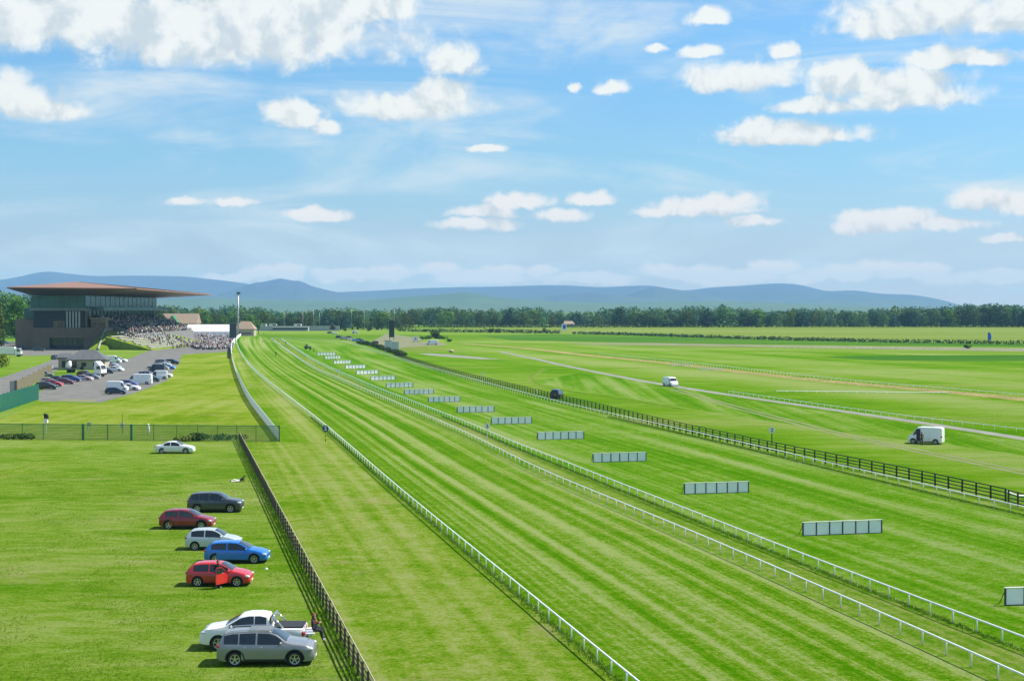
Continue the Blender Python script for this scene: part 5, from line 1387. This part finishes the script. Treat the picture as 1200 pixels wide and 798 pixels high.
# ------------------------------------------------------------------ poles and flags
def light_pole(px, d, ytop, r_, label, head=True):
    H = zz(ytop, d); t = thing('floodlight_pole', label, 'light pole', at(px, d))
    b = MB(); b.tube([(0, 0, 0), (0, 0, H)], [r_, r_ * .6], 8); b.build('pole', M['grey_steel'], t, smooth=True)
    if head:
        b = MB(); b.box((.3, -.3, H + .1), (r_ * 4, r_ * 2, r_ * 1.6)); b.build('lamp_head', M['dark_steel'], t)
        b = MB(); b.tube([(-r_ * 2, 0, H - r_), (r_ * 2, 0, H - r_ * .5)], r_ * .5, 5); b.build('bracket', M['grey_steel'], t)
light_pole(279.2, 905, 343.5, .55, 'tall pale floodlight mast behind the white wall')
for k, (px, yt, lab) in enumerate([(333, 365, 'thin lamp pole behind the grey wall, leftmost of the thin ones'), (355, 366, 'thin lamp pole standing behind the low far pavilion'), (367.3, 362.5, 'tallest of the thin lamp poles, behind the right end of the grey wall'), (374.3, 366, 'thin lamp pole right beside the tallest thin one'), (412, 362, 'thin lamp pole before the wood above the parked cars by the yard'), (462, 361.5, 'thin lamp pole rising behind the black tower'), (427, 363.5, 'thin lamp pole before the wood left of the black tower')]):
    light_pole(px, 1190 + 6 * k, yt, .13, lab)
def flag(px, yb, h, w_, label):
    t = thing('feather_flag', label, 'flag', G(px, yb))
    b = MB(); b.tube([(0, 0, 0), (0, 0, h)], .08, 5); b.build('pole', M['grey_steel'], t)
    b = MB(); b.add([(0.05, -.05, .6), (w_, -.05, .9), (w_ * 1.15, .15, h * .6), (w_ * .8, .1, h * .95), (.05, 0, h), (.05, .05, .6), (w_, .05, .9), (w_ * 1.15, .25, h * .6), (w_ * .8, .2, h * .95), (.05, .1, h)], [(0, 1, 2, 3, 4), (9, 8, 7, 6, 5)] + [(i, i + 5, (i + 1) % 5 + 5, (i + 1) % 5) for i in range(5)]); b.build('cloth', M['blue_sign'], t)
flag(1157.5, 400.5, 5.0, 1.7, 'bright blue feather flag in front of the hedge at the edge of the pasture')
t = thing('blue_sign', 'pale blue and white sign board standing in the hedge gap', 'sign', G(661, 391))
b = MB(); b.box((0, 0, 4.6), (3.4, .3, 4.6)); b.build('panel', M['white'], t)
b = MB(); b.box((.2, -.18, 4.8), (2.0, .05, 2.8)); b.build('emblem', M['blue_sign'], t)
for x in (-1.3, 1.3):
    b = MB(); b.box((x, 0, 1.15), (.2, .2, 2.3)); b.build('leg', M['grey_steel'], t)

# ------------------------------------------------------------------ work vehicles
def wheel(parent, x, y, r_, w_, nm='wheel', rimm='grey_steel'):
    b = MB(); Rx = Matrix.Rotation(PI / 2, 4, 'X')
    b.lathe([(r_ * .55, -w_ / 2), (r_ * .92, -w_ / 2), (r_, -w_ * .3), (r_, w_ * .3), (r_ * .92, w_ / 2), (r_ * .55, w_ / 2)], 18, 0, Rx); o = b.build(nm, M['tyre'], parent, loc=(x, y, r_), smooth=True)
    b = MB(); b.lathe([(r_ * .56, -w_ * .4), (r_ * .56, w_ * .4)], 14, 0, Rx); b.build('rim', M[rimm], o)
def tractor(label, loc, rz, body, s=1.0):
    t = thing('tractor', label, 'tractor', loc, rz); t.scale = (s, s, s)
    b = MB(); b.box((1.0, 0, 1.15), (2.0, .75, .75)); b.v[-3:-1] = [(x, y * .8, z - .1) for x, y, z in b.v[-3:-1]]; b.build('bonnet', body, t)
    b = MB(); b.box((0.3, 0, .75), (3.0, .5, .4)); b.build('chassis', M['dark_steel'], t)
    b = MB(); b.add([(-1.1, -.7, 1.2), (.1, -.7, 1.2), (.1, .7, 1.2), (-1.1, .7, 1.2), (-1.0, -.62, 2.45), (-.1, -.62, 2.45), (-.1, .62, 2.45), (-1.0, .62, 2.45)], [(0,1,5,4),(1,2,6,5),(2,3,7,6),(3,0,4,7),(3,2,1,0)]); b.build('cab_glass', M['glass'], t)
    b = MB(); b.box((-.55, 0, 2.52), (1.15, 1.45, .14)); b.build('cab_roof', body, t)
    for y in (-.85, .85):
        b = MB(); b.tube([(-1.5, y, 1.0), (-1.2, y, 1.55), (-.6, y, 1.65), (-.1, y, 1.3)], .14, 6); b.build('mudguard', body, t)
        wheel(t, -.75, y, .78, .42); wheel(t, 1.45, y * .85, .48, .30)
    b = MB(); b.tube([(1.2, .3, 1.5), (1.2, .3, 2.3)], .05, 6); b.build('exhaust', M['dark_steel'], t)
    return t
tractor('red tractor working beside the flat trailer in front of the bungalow', G(89, 433.5) + Vector((0, 1, 0)), .15, PA['red'])
tractor('small dark green utility tractor with a mast far up by the hurdle course', G(360, 409.2) + Vector((0, 1, 0)), .4, M['green_steel'], .8)
t = thing('flatbed_trailer', 'long dark flatbed trailer parked in front of the bungalow', 'trailer', G(74, 437) + Vector((0, 1.2, 0)), .05)
b = MB(); b.box((0, 0, 1.0), (6.5, 2.2, .22)); b.build('deck', M['dark_steel'], t)
b = MB(); b.box((-3.3, 0, 1.5), (.12, 2.2, 1.0)); b.build('headboard', M['grey_steel'], t)
for x in (1.2, 2.3):
    for y in (-.95, .95): wheel(t, x, y, .42, .28)
b = MB(); b.tube([(-3.2, 0, .95), (-4.6, 0, .6)], .09, 6); b.build('drawbar', M['dark_steel'], t)
t = thing('cement_mixer', 'white cement mixer body standing on the flatbed trailer', 'mixer', G(75, 437) + Vector((.6, 1.2, 1.11)))
b = MB(); b.lathe([(.35, 0), (.75, .5), (.8, 1.2), (.4, 2.0), (.3, 2.2)], 14, 0, Matrix.Rotation(.35, 4, 'Y')); b.build('drum', M['white'], t, smooth=True)
b = MB(); b.box((0, 0, .15), (1.3, 1.0, .3)); b.build('base', M['grey_steel'], t)
# lorry cab
def lorry(label, loc, rz, box, col):
    t = thing('lorry', label, 'lorry', loc, rz)
    b = MB(); b.add([(0, -1.2, .75), (2.1, -1.2, .75), (2.1, 1.2, .75), (0, 1.2, .75), (0, -1.2, 3.0), (1.75, -1.15, 3.0), (1.75, 1.15, 3.0), (0, 1.2, 3.0), (2.15, -1.2, 1.9), (2.15, 1.2, 1.9)], [(0, 1, 8, 5, 4), (1, 2, 9, 8), (8, 9, 6, 5), (2, 3, 7, 6, 9), (3, 0, 4, 7), (4, 5, 6, 7), (3, 2, 1, 0)]); b.build('cab', col, t)
    if not box:
        b = MB(); b.add([(0, -1.15, 3.0), (1.5, -1.1, 3.0), (1.5, 1.1, 3.0), (0, 1.15, 3.0), (0, -1.1, 3.95), (.5, -1.0, 3.9), (.5, 1.0, 3.9), (0, 1.1, 3.95)], [(0,1,5,4),(1,2,6,5),(2,3,7,6),(3,0,4,7),(4,5,6,7)]); b.build('wind_deflector', col, t)
    b = MB(); b.add([(2.165, -1.05, 1.95), (2.165, 1.05, 1.95), (1.80, 1.0, 2.9), (1.80, -1.0, 2.9)], [(0, 1, 2, 3)]); b.build('windscreen', M['glass'], t)
    for y in (-1.215, 1.215):
        b = MB(); b.add([(.7, y, 1.9), (1.95, y, 1.9), (1.65, y, 2.7), (.7, y, 2.7)], [(0, 1, 2, 3)]); b.build('side_window', M['glass'], t)
    bl = 6.2 if box else 4.2
    b = MB(); b.box((-bl / 2 + .4, 0, .8), (bl + 1, .9, .3)); b.build('chassis', M['dark_steel'], t)
    if box:
        b = MB(); b.box((-bl / 2 - .15, 0, 2.2), (bl, 2.45, 2.5)); b.build('box_body', M['white'], t)
    for x in (1.1, -bl + 1.6, -bl + .5):
        for y in (-1.0, 1.0): wheel(t, x, y, .5, .32)
    b = MB(); b.box((2.18, 0, .7), (.1, 2.3, .5)); b.build('bumper', M['trim'], t)
    return t
lorry('white lorry cab without its trailer in the stand side row of parked cars', G(112, 441.5) + Vector((0, 1.2, 0)), -.35, False, white)
lorry('white box lorry parked on the grass verge by the access road', G(17, 418.0) + Vector((0, 1.2, 0)), .05, True, white)
# ------------------------------------------------------------------ trees
def leafmat(name, col, var=.45):
    m, t, b = new_mat(name)
    g = t.n('ShaderNodeNewGeometry'); oi = t.n('ShaderNodeObjectInfo'); tc = t.n('ShaderNodeTexCoord')
    n = t.noise(tc.outputs['Object'], .35, 3, .6)
    f = t.math('MULTIPLY_ADD', t.math('SUBTRACT', n, .5), 1.1, 1.0)
    f = t.math('MULTIPLY', f, t.math('MULTIPLY_ADD', g.outputs['Random Per Island'], var * 2, 1 - var))
    f = t.math('MULTIPLY', f, t.math('MULTIPLY_ADD', oi.outputs['Random'], .95, .6))
    s = t.n('ShaderNodeVectorMath', operation='SCALE'); s.inputs[0].default_value = col; t.link(f, s.inputs['Scale'])
    hs = t.n('ShaderNodeHueSaturation'); t.link(t.math('MULTIPLY_ADD', oi.outputs['Random'], .06, .47), hs.inputs['Hue']); t.link(s.outputs[0], hs.inputs['Color'])
    t.link(hs.outputs[0], b.inputs['Base Color'])
    b.inputs['Roughness'].default_value = .7; b.inputs['Specular IOR Level'].default_value = .08
    tr = t.n('ShaderNodeBsdfTranslucent'); t.link(hs.outputs[0], tr.inputs['Color'])
    mx = t.n('ShaderNodeMixShader'); mx.inputs[0].default_value = .25
    t.link(b.outputs[0], mx.inputs[1]); t.link(tr.outputs[0], mx.inputs[2])
    t.link(mx.outputs[0], m.node_tree.nodes['Material Output'].inputs['Surface'])
    return m
LM = dict(dark=leafmat('dark_foliage', (.038, .100, .050)), mid=leafmat('mid_foliage', (.085, .155, .048)), fresh=leafmat('fresh_foliage', (.085, .155, .020)), pine=leafmat('conifer_foliage', (.020, .056, .042)), copper=leafmat('copper_foliage', (.075, .022, .030)), hedge=leafmat('hedge_foliage', (.040, .075, .018)), yellow=leafmat('yellow_foliage', (.16, .20, .02)))
BARK = pmat('bark', (.10, .08, .06), .9, var=.3, scale=3, bump=.4)
def leaves(rs, blobs, n, leaf, zmin=0):
    """quads spread through the blobs; returns vertex array (n*4,3)"""
    B = np.array(blobs); vol = B[:, 3] * B[:, 4] * B[:, 5]; pk_ = rs.choice(len(B), n, p=vol / vol.sum())
    d = rs.normal(size=(n, 3)); d /= np.linalg.norm(d, axis=1)[:, None]
    rad = rs.uniform(.55, 1.08, n) ** .6
    c = B[pk_, :3] + d * rad[:, None] * B[pk_, 3:6]
    c[:, 2] = np.maximum(c[:, 2], zmin + rs.uniform(0, leaf, n))
    nr = d + rs.normal(size=(n, 3)) * .55 + np.array([0, 0, .25]); nr /= np.linalg.norm(nr, axis=1)[:, None]
    a = np.cross(nr, rs.normal(size=(n, 3))); a /= np.linalg.norm(a, axis=1)[:, None]; bb = np.cross(nr, a)
    s = leaf * rs.uniform(.55, 1.25, n)[:, None]; e = rs.uniform(.5, .9, n)[:, None]
    q = np.stack([c - a * s - bb * s * e * .4, c + bb * s * e * .9 - a * s * .1, c + a * s + bb * s * e * .3, c - bb * s * e + a * s * .2], 1)
    return q.reshape(-1, 3)
def leafmesh(name, V, mat):
    n = len(V) // 4; me = bpy.data.meshes.new(name)
    me.vertices.add(n * 4); me.vertices.foreach_set('co', V.astype(np.float32).ravel())
    me.loops.add(n * 4); me.loops.foreach_set('vertex_index', np.arange(n * 4, dtype=np.int32))
    me.polygons.add(n); me.polygons.foreach_set('loop_start', np.arange(0, n * 4, 4, dtype=np.int32)); me.polygons.foreach_set('loop_total', np.full(n, 4, dtype=np.int32))
    me.materials.append(mat); me.update(calc_edges=True); me.validate(); return me
def blobs_for(rs, h, r, kind):
    out = []
    if kind == 'wood':
        for k in range(13):
            a = rs.uniform(0, 6.28); s = (k + rs.uniform(0, 1)) / 13; z = h * (.05 + .85 * s); w_ = math.sin(PI * min(1, .32 + .66 * s)) ** .55
            q = rs.uniform(.2, .75) * r * w_
            out.append((q * math.cos(a), q * math.sin(a), z, r * rs.uniform(.34, .52), r * rs.uniform(.34, .52), h * rs.uniform(.11, .17)))
        out.append((0, 0, h * .5, r * .5, r * .5, h * .36))
    elif kind == 'cone':
        for k in range(9):
            s = k / 8; z = h * (.12 + .84 * s); q = r * (1 - s) ** .8 + .25
            out.append((rs.normal() * .2, rs.normal() * .2, z, q, q, h * .09))
    elif kind == 'bush':
        for k in range(9):
            a = rs.uniform(0, 6.28); q = rs.uniform(.1, .75) * r; out.append((q * math.cos(a), q * math.sin(a), h * rs.uniform(.3, .62), r * rs.uniform(.3, .5), r * rs.uniform(.3, .5), h * rs.uniform(.26, .38)))
    else:
        for k in range(15):
            a = rs.uniform(0, 6.28); s = rs.uniform(0, 1); z = h * (.30 + .60 * s); w_ = math.sin(PI * min(1, .22 + .78 * s)) ** .6
            q = rs.uniform(.2, .72) * r * w_
            out.append((q * math.cos(a), q * math.sin(a), z, r * rs.uniform(.26, .44), r * rs.uniform(.26, .44), h * rs.uniform(.07, .13)))
        out.append((0, 0, h * .58, r * .45, r * .45, h * .26))
    return out
def trunk_mesh(rs, h, r, n=4):
    b = MB(); tr = max(.12, h * .022)
    top = Vector((rs.normal() * .3, rs.normal() * .3, h * .72))
    b.tube([(0, 0, -.2), (0, 0, h * .08), top * .5 + Vector((rs.normal() * .2, 0, 0)), top], [tr * 1.5, tr, tr * .7, tr * .2], 7)
    for k in range(n):
        a = rs.uniform(0, 6.28); z0 = h * rs.uniform(.25, .5); p = Vector((0, 0, z0)); e = Vector((math.cos(a) * r * .65, math.sin(a) * r * .65, z0 + h * rs.uniform(.12, .28)))
        b.tube([p, p.lerp(e, .5) + Vector((0, 0, h * .02)), e], [tr * .55, tr * .4, tr * .12], 5)
    return b.mesh('trunk', BARK, True)
TP = {}
def tree_proto(key, h, r, n, leaf, mat, kind='round', seed=0):
    rs = np.random.RandomState(seed)
    TP[key] = (trunk_mesh(rs, h, r), leafmesh('crown', leaves(rs, blobs_for(rs, h, r, kind), n, leaf, h * .04 if kind == 'bush' else h * .1), mat), h)
def tree(key, loc, h, label, cat='tree', group=None, name='broadleaf_tree', rz=None, wide=1.0):
    tm, cm_, h0 = TP[key]; s = h / h0
    t = thing(name, label, cat, loc, random.uniform(0, 6.28) if rz is None else rz, group); t.scale = (s * wide, s * wide, s)
    ob('trunk', tm, t); ob('crown', cm_, t); return t
k = 0
for mat in ('dark', 'mid', 'dark', 'mid', 'pine', 'mid', 'fresh'):
    tree_proto(f'w{k}', 16, 6.6 if mat != 'pine' else 4.6, 900, .58, LM[mat], 'cone' if mat == 'pine' else 'wood', 20 + k); k += 1
for k, (mat, sd_) in enumerate((('mid', 1), ('fresh', 2), ('dark', 3))): tree_proto(f'n{k}', 20, 7.5, 6500, .40, LM[mat], 'wood', 40 + sd_)
tree_proto('shrub', 4, 3.0, 700, .28, LM['hedge'], 'bush', 60); tree_proto('copper', 6, 3.6, 700, .35, LM['copper'], 'round', 61); tree_proto('fresh', 14, 5.0, 1800, .42, LM['fresh'], 'round', 62); tree_proto('yellow', 4, 2.8, 900, .22, LM['yellow'], 'bush', 63); tree_proto('pinebig', 10, 3.4, 900, .35, LM['pine'], 'cone', 64)
rw = random.Random(21)
def wood_top(px): return 361.0 + 2.2 * math.sin(px * .021) + 1.6 * math.sin(px * .057 + 1) - (2.6 if px > 1110 else 0) + (2.0 if 470 < px < 590 else 0)
px = 176.0; n_ = 0
while px < 1236:
    d = (1245 if px < 478 else 1420) + rw.uniform(-14, 14)
    h = max(8, zz(wood_top(px) + rw.choice([-.8, 0, 1, 2, 3, 5, 7, 9]) + rw.uniform(-.6, .8), d)); key = f'w{rw.choice([0,1,1,3,5,5,6,6,4] if px < 640 else [0,2,2,4,1,3,5,6])}'
    zone = 'behind the marquee and grey far wall' if px < 390 else 'behind the black tower and the bare yard' if px < 560 else 'beyond the pasture towards the open end' if px > 860 else 'beyond the pasture and the blue sign'
    tree(key, at(px, d), h, f'tall tree in the wood edge {zone}', 'tree', f'trees along the wood edge {zone}', 'woodland_tree', wide=rw.uniform(.9, 1.7))
    px += rw.uniform(4.0, 11.0)
# the mass of the wood behind its front edge
srcs = []
for k in range(6):
    rs = np.random.RandomState(80 + k); srcs.append(leaves(rs, blobs_for(rs, 16, 6.8, 'wood' if k < 4 else 'cone'), 190, 1.0, 2))
for key_, mat in (('dark', LM['dark']), ('mid', LM['mid'])):
    VV = []
    for _ in range(430):
        px = rw.uniform(150, 1260); d = (1262 if px < 478 else 1440) + rw.random() ** 1.3 * 330; s = zz(wood_top(px) + rw.uniform(-1.2, 3.5), d) / 16; v = srcs[rw.randrange(6)]; a = rw.uniform(0, 6.28)
        c, sn = math.cos(a) * s, math.sin(a) * s; p = at(px, d); w_ = rw.uniform(.9, 1.3)
        VV.append(np.stack([(v[:, 0] * c - v[:, 1] * sn) * w_ + p.x, (v[:, 0] * sn + v[:, 1] * c) * w_ + p.y, v[:, 2] * s], 1))
    tag(ob('woodland', leafmesh('woodland', np.concatenate(VV), mat)), 'deep mass of the wood behind its front edge, ' + ('darker growth' if key_ == 'dark' else 'paler growth'), 'wood', None, 'stuff')
# trees at the left behind the stand
for px, d, yt, key, lab in ((-22, 770, 341, 'n0', 'tall tree at the edge of the view behind the stone wing of the stand'), (4, 760, 340, 'n0', 'tall leafy tree just left of the roof tip of the grandstand'), (20, 735, 345, 'n1', 'bright green leafy tree close under the roof tip of the grandstand'), (33, 775, 346, 'n2', 'dark tree tucked against the glass wing of the grandstand'), (-8, 690, 352, 'n1', 'bright green lower tree by the stand yard at the edge of the view')):
    tree(key, at(px, d), zz(yt, d), lab, 'tree', wide=.95)
tree('yellow', G(1.5, 430.5), 4.4, 'yellow green bush at the edge of the view beside the access road', 'bush', name='bush')
tree('shrub', G(-3, 406), 5, 'dark green bush by the light blue car in the stand yard', 'bush', name='bush')
for px, d, yt, key, lab in ((294.5, 1010, 368.5, 'fresh', 'fresh green tree right behind the end of the white wall'), (303, 1030, 374, 'fresh', 'smaller fresh green tree beside the larger one at the end of the white wall'), (243, 1085, 368, 'fresh', 'bright green tree behind the left half of the marquee'), (262, 1085, 368.5, 'fresh', 'bright green tree behind the right end of the marquee'), (188, 1040, 367, 'fresh', 'green tree between the end of the stand and the tiled hall'), (327.5, 1195, 374.5, 'n2', 'round dark green tree behind the low far pavilion'), (389.5, 1160, 380, 'copper', 'dark red copper leaved tree at the right end of the grey wall'),
                         (404, 1165, 383.5, 'shrub', 'dark shrub in the yard between the copper tree and the white van'), (433, 1165, 382.5, 'shrub', 'large rounded shrub in front of the wood left of the black tower'), (442, 1168, 383, 'copper', 'reddish small tree in front of the wood beside the black tower'), (638, 1075, 380.5, 'pinebig', 'single dark tree rising from the hedge left of the blue sign'), (575, 1080, 384, 'shrub', 'bulky shrub standing above the hedge beyond the bushy mound'), (584, 1085, 384.5, 'shrub', 'lower shrub beside the bulky one above the hedge')):
    tree(key, at(px, d), zz(yt, d), lab, 'tree' if key not in ('shrub',) else 'shrub', name='shrub' if key == 'shrub' else 'conifer_tree' if key == 'pinebig' else 'broadleaf_tree')
for px, py, h, w_, lab in ((503, 399, 3.2, 1.0, 'dark bush on the left part of the mound behind the long white van'), (511, 398.6, 6.0, .75, 'tallest dark bush on the mound behind the long white van'), (519, 399.6, 3.4, 1.1, 'dark bush on the right part of the mound behind the long white van'), (495, 398, 2.2, .9, 'low dark bush at the left end of the mound near the notice board'), (527, 400.5, 1.8, 1.2, 'low dark bush trailing off the right end of the mound'), (1134, 408.6, 2.0, 1.3, 'single low bush in front of the far hedge near the blue feather flag')):
    tree('shrub', G(px, py), h, lab, 'bush', name='bush', wide=w_)
def hedge(label, pts, h, w_, mat, dens=26, leaf=.30, seed=0):
    rs = np.random.RandomState(seed); path = smooth_path(pts, 1.6, 4); base = path[0].copy(); B = []
    for i, p in enumerate(path):
        q = p - base; hh = h * (.75 + .5 * abs(mnoise.noise(Vector((i * .35, seed, 0)))) + rs.uniform(-.08, .12))
        B.append((q.x + rs.normal() * .2, q.y + rs.normal() * .2, hh * .5, 1.2, w_ / 2, hh * .52))
    t = thing('hedge', label, 'hedge', base)
    ob('foliage', leafmesh('foliage', leaves(rs, B, len(B) * dens, leaf, .05), mat), t)
    b = MB()
    for p in path[::3]: b.tube([p - base, p - base + Vector((0, 0, h * .6))], .06, 4)
    b.build('stem', BARK, t); return t
hedge('long dark hedge from the bushy mound to the gap beside the blue sign', gp([(468,388.6),(520,389.4),(580,390),(630,390.8),(655,391.2)]), 3.0, 3.0, LM['dark'], 28, .5, 1)
hedge('thin broken hedge from the blue sign to the middle of the pasture edge', gp([(672,391.6),(720,392.6),(780,394.6),(840,396.6),(880,397.8)]), 2.2, 2.6, LM['dark'], 26, .45, 2)
hedge('solid dark hedge along the pasture edge below the blue feather flag', gp([(884,398),(950,399.6),(1030,401.4),(1120,402.8),(1240,404.6)]), 2.4, 2.8, LM['dark'], 30, .45, 3)
hedge('low straggly hedge along the foot of the far wood behind the pasture', gp([(500,383.9),(620,383.8),(740,383.6),(900,383.2),(1040,383.0),(1230,383.0)]), 3.4, 4, LM['mid'], 12, .8, 4)
hedge('dark bushy hedge at the foot of the green mesh fence near the timber fence', gp([(214,517.5),(232,515.8),(246,515.4),(260,515.2),(278,515.0)]), 1.0, 1.3, LM['hedge'], 150, .14, 5)
hedge('dark bushy hedge at the foot of the green mesh fence, leftmost of the two', gp([(-30,514.2),(0,514.5),(14,514.8),(31,515.2)]), .95, 1.2, LM['hedge'], 150, .14, 6)
hedge('rough dark hedge between the far rail and the parked cars by the yard', gp([(420,402.5),(436,405.5),(450,410.2),(462,414.0),(474,417.5)]), 1.8, 2.4, LM['hedge'], 40, .4, 7)
# earth mound
b = MB(); c0 = G(508, 401); n, m_ = 26, 10
for i in range(m_ + 1):
    for k in range(n):
        a = 2 * PI * k / n; s = i / m_; rr = 1 + .15 * math.sin(3 * a + 1)
        b.v.append((c0.x + 11 * s * rr * math.cos(a), c0.y + 14 * s * rr * math.sin(a) + 16, 1.4 * (1 - s * s) + .02))
for i in range(m_):
    for k in range(n):
        k2 = (k + 1) % n; b.f.append((i * n + k, (i + 1) * n + k, (i + 1) * n + k2, i * n + k2)); b.m.append(0)
struct(b.build('earth_mound', GM['right'], smooth=True))
b = MB(); c0 = G(495, 410.5); b2 = []
for i in range(7):
    for k in range(20):
        a = 2 * PI * k / 20; s = i / 6
        b.v.append((c0.x + 16 * s * math.cos(a) * (1 + .12 * math.sin(4 * a)), c0.y + 12 * s * math.sin(a), 1.5 * (1 - s * s) + .02))
for i in range(6):
    for k in range(20):
        k2 = (k + 1) % 20; b.f.append((i * 20 + k, (i + 1) * 20 + k, (i + 1) * 20 + k2, i * 20 + k2)); b.m.append(0)
struct(b.build('grass_mound', GM['pasture'], smooth=True))
o = tag(ob('straw_heap', MB().ell((0, 0, .5), (1.1, .7, .6), 12, 7).mesh('straw_heap', pmat('pale_straw', (.45, .36, .20), .9, var=.25, scale=2), True), None, G(529, 413)), 'small pale heap at the end of the rough grassy mound', 'heap')

# ------------------------------------------------------------------ standing grass
def blades(name, P_, h, w_, mat, label, seed, lean=.6):
    """three blades at each point; P_: n x 2"""
    rs = np.random.RandomState(seed); P_ = np.repeat(np.array(P_), 3, axis=0); n = len(P_)
    P_ = P_ + rs.normal(size=(n, 2)) * .035; a = rs.uniform(0, 6.28, n); hh = h * rs.uniform(.45, 1.25, n); l = rs.uniform(-1, 1, (n, 2)) * lean * hh[:, None]
    dx, dy = np.cos(a) * w_, np.sin(a) * w_
    z0 = np.full(n, .002)
    A = np.stack([P_[:, 0] - dx, P_[:, 1] - dy, z0], 1); B = np.stack([P_[:, 0] + dx, P_[:, 1] + dy, z0], 1)
    C = np.stack([P_[:, 0] + l[:, 0] + dx * .5, P_[:, 1] + l[:, 1] + dy * .5, hh], 1); D = np.stack([P_[:, 0] + l[:, 0] - dx * .5, P_[:, 1] + l[:, 1] - dy * .5, hh * .92], 1)
    tag(ob(name, leafmesh(name, np.stack([A, B, C, D], 1).reshape(-1, 3), mat)), label, 'grass', None, 'stuff')
LM['blade'] = leafmat('grass_blades', (.135, .215, .010), .3); LM['blade2'] = leafmat('long_grass_blades', (.085, .180, .006), .35)
rs = np.random.RandomState(5)
y_ = 64 + 95 * rs.uniform(0, 1, 60000) ** 1.35; x_ = rs.uniform(-.36, 0, 60000) * y_
dens = np.array([mnoise.noise(Vector((x * .22, y * .12, 3))) + .5 * mnoise.noise(Vector((x * .9, y * .5, 7))) for x, y in zip(x_, y_)])
lim = lf[0].x + (lf[-1].x - lf[0].x) * (y_ - lf[0].y) / (lf[-1].y - lf[0].y)
keep = (x_ < lim - .15) & (dens > .05)
blades('grass', np.stack([x_[keep], y_[keep]], 1), .05, .014, LM['blade'], 'short uneven grass growing over the car field', 6)
n = 4500; t_ = rs.uniform(0, 1, n); yy = lf[0].y + (62 - lf[0].y) * t_ ** .8; xx = lf[0].x + (lf[-1].x - lf[0].x) * (yy - lf[0].y) / (lf[-1].y - lf[0].y) + rs.normal(size=n) * .28 - .1
blades('long_grass', np.stack([xx, yy], 1), .16, .012, LM['blade2'], 'longer rough grass along the foot of the timber fence', 7)
for nm, lab, pth, sd_ in (('rail_grass', 'longer grass under the farther of the close pair of white rails', PATH['M2'], 8), ('rail_grass', 'longer grass under the white rail nearest the parked cars', PATH['L1'], 9), ('rail_grass', 'longer grass under the white rail along the dark fence', PATH['R1'], 10)):
    A = np.array([(p.x, p.y) for p in pth if p.y < 240]); k_ = rs.randint(0, len(A) - 1, 9000); f_ = rs.uniform(0, 1, 9000)[:, None]
    blades(nm, A[k_] * (1 - f_) + A[k_ + 1] * f_ + rs.normal(size=(9000, 2)) * .16, .13, .014, LM['blade2'], lab, sd_)

# ------------------------------------------------------------------ haze
hm = bpy.data.materials.new('haze'); hm.use_nodes = True; nt = hm.node_tree; nt.nodes.remove(nt.nodes['Principled BSDF'])
pv = nt.nodes.new('ShaderNodeVolumePrincipled'); pv.inputs['Color'].default_value = (.33, .70, 1.0, 1); pv.inputs['Density'].default_value = HAZE_D; pv.inputs['Anisotropy'].default_value = .0
nt.links.new(pv.outputs[0], nt.nodes['Material Output'].inputs['Volume'])
b = MB(); b.box((0, 8350, 209), (36000, 18300, 420)); o = b.build('haze', hm); tag(o, 'pale blue air over the whole plain', 'haze', None, 'stuff')
S.cycles.max_bounces = 5; S.cycles.diffuse_bounces = 2; S.cycles.glossy_bounces = 2; S.cycles.transmission_bounces = 3; S.cycles.volume_bounces = 0; S.cycles.transparent_max_bounces = 6
S.cycles.caustics_reflective = False; S.cycles.caustics_refractive = False
S.world.cycles.sampling_method = 'MANUAL'; S.world.cycles.sample_map_resolution = 256
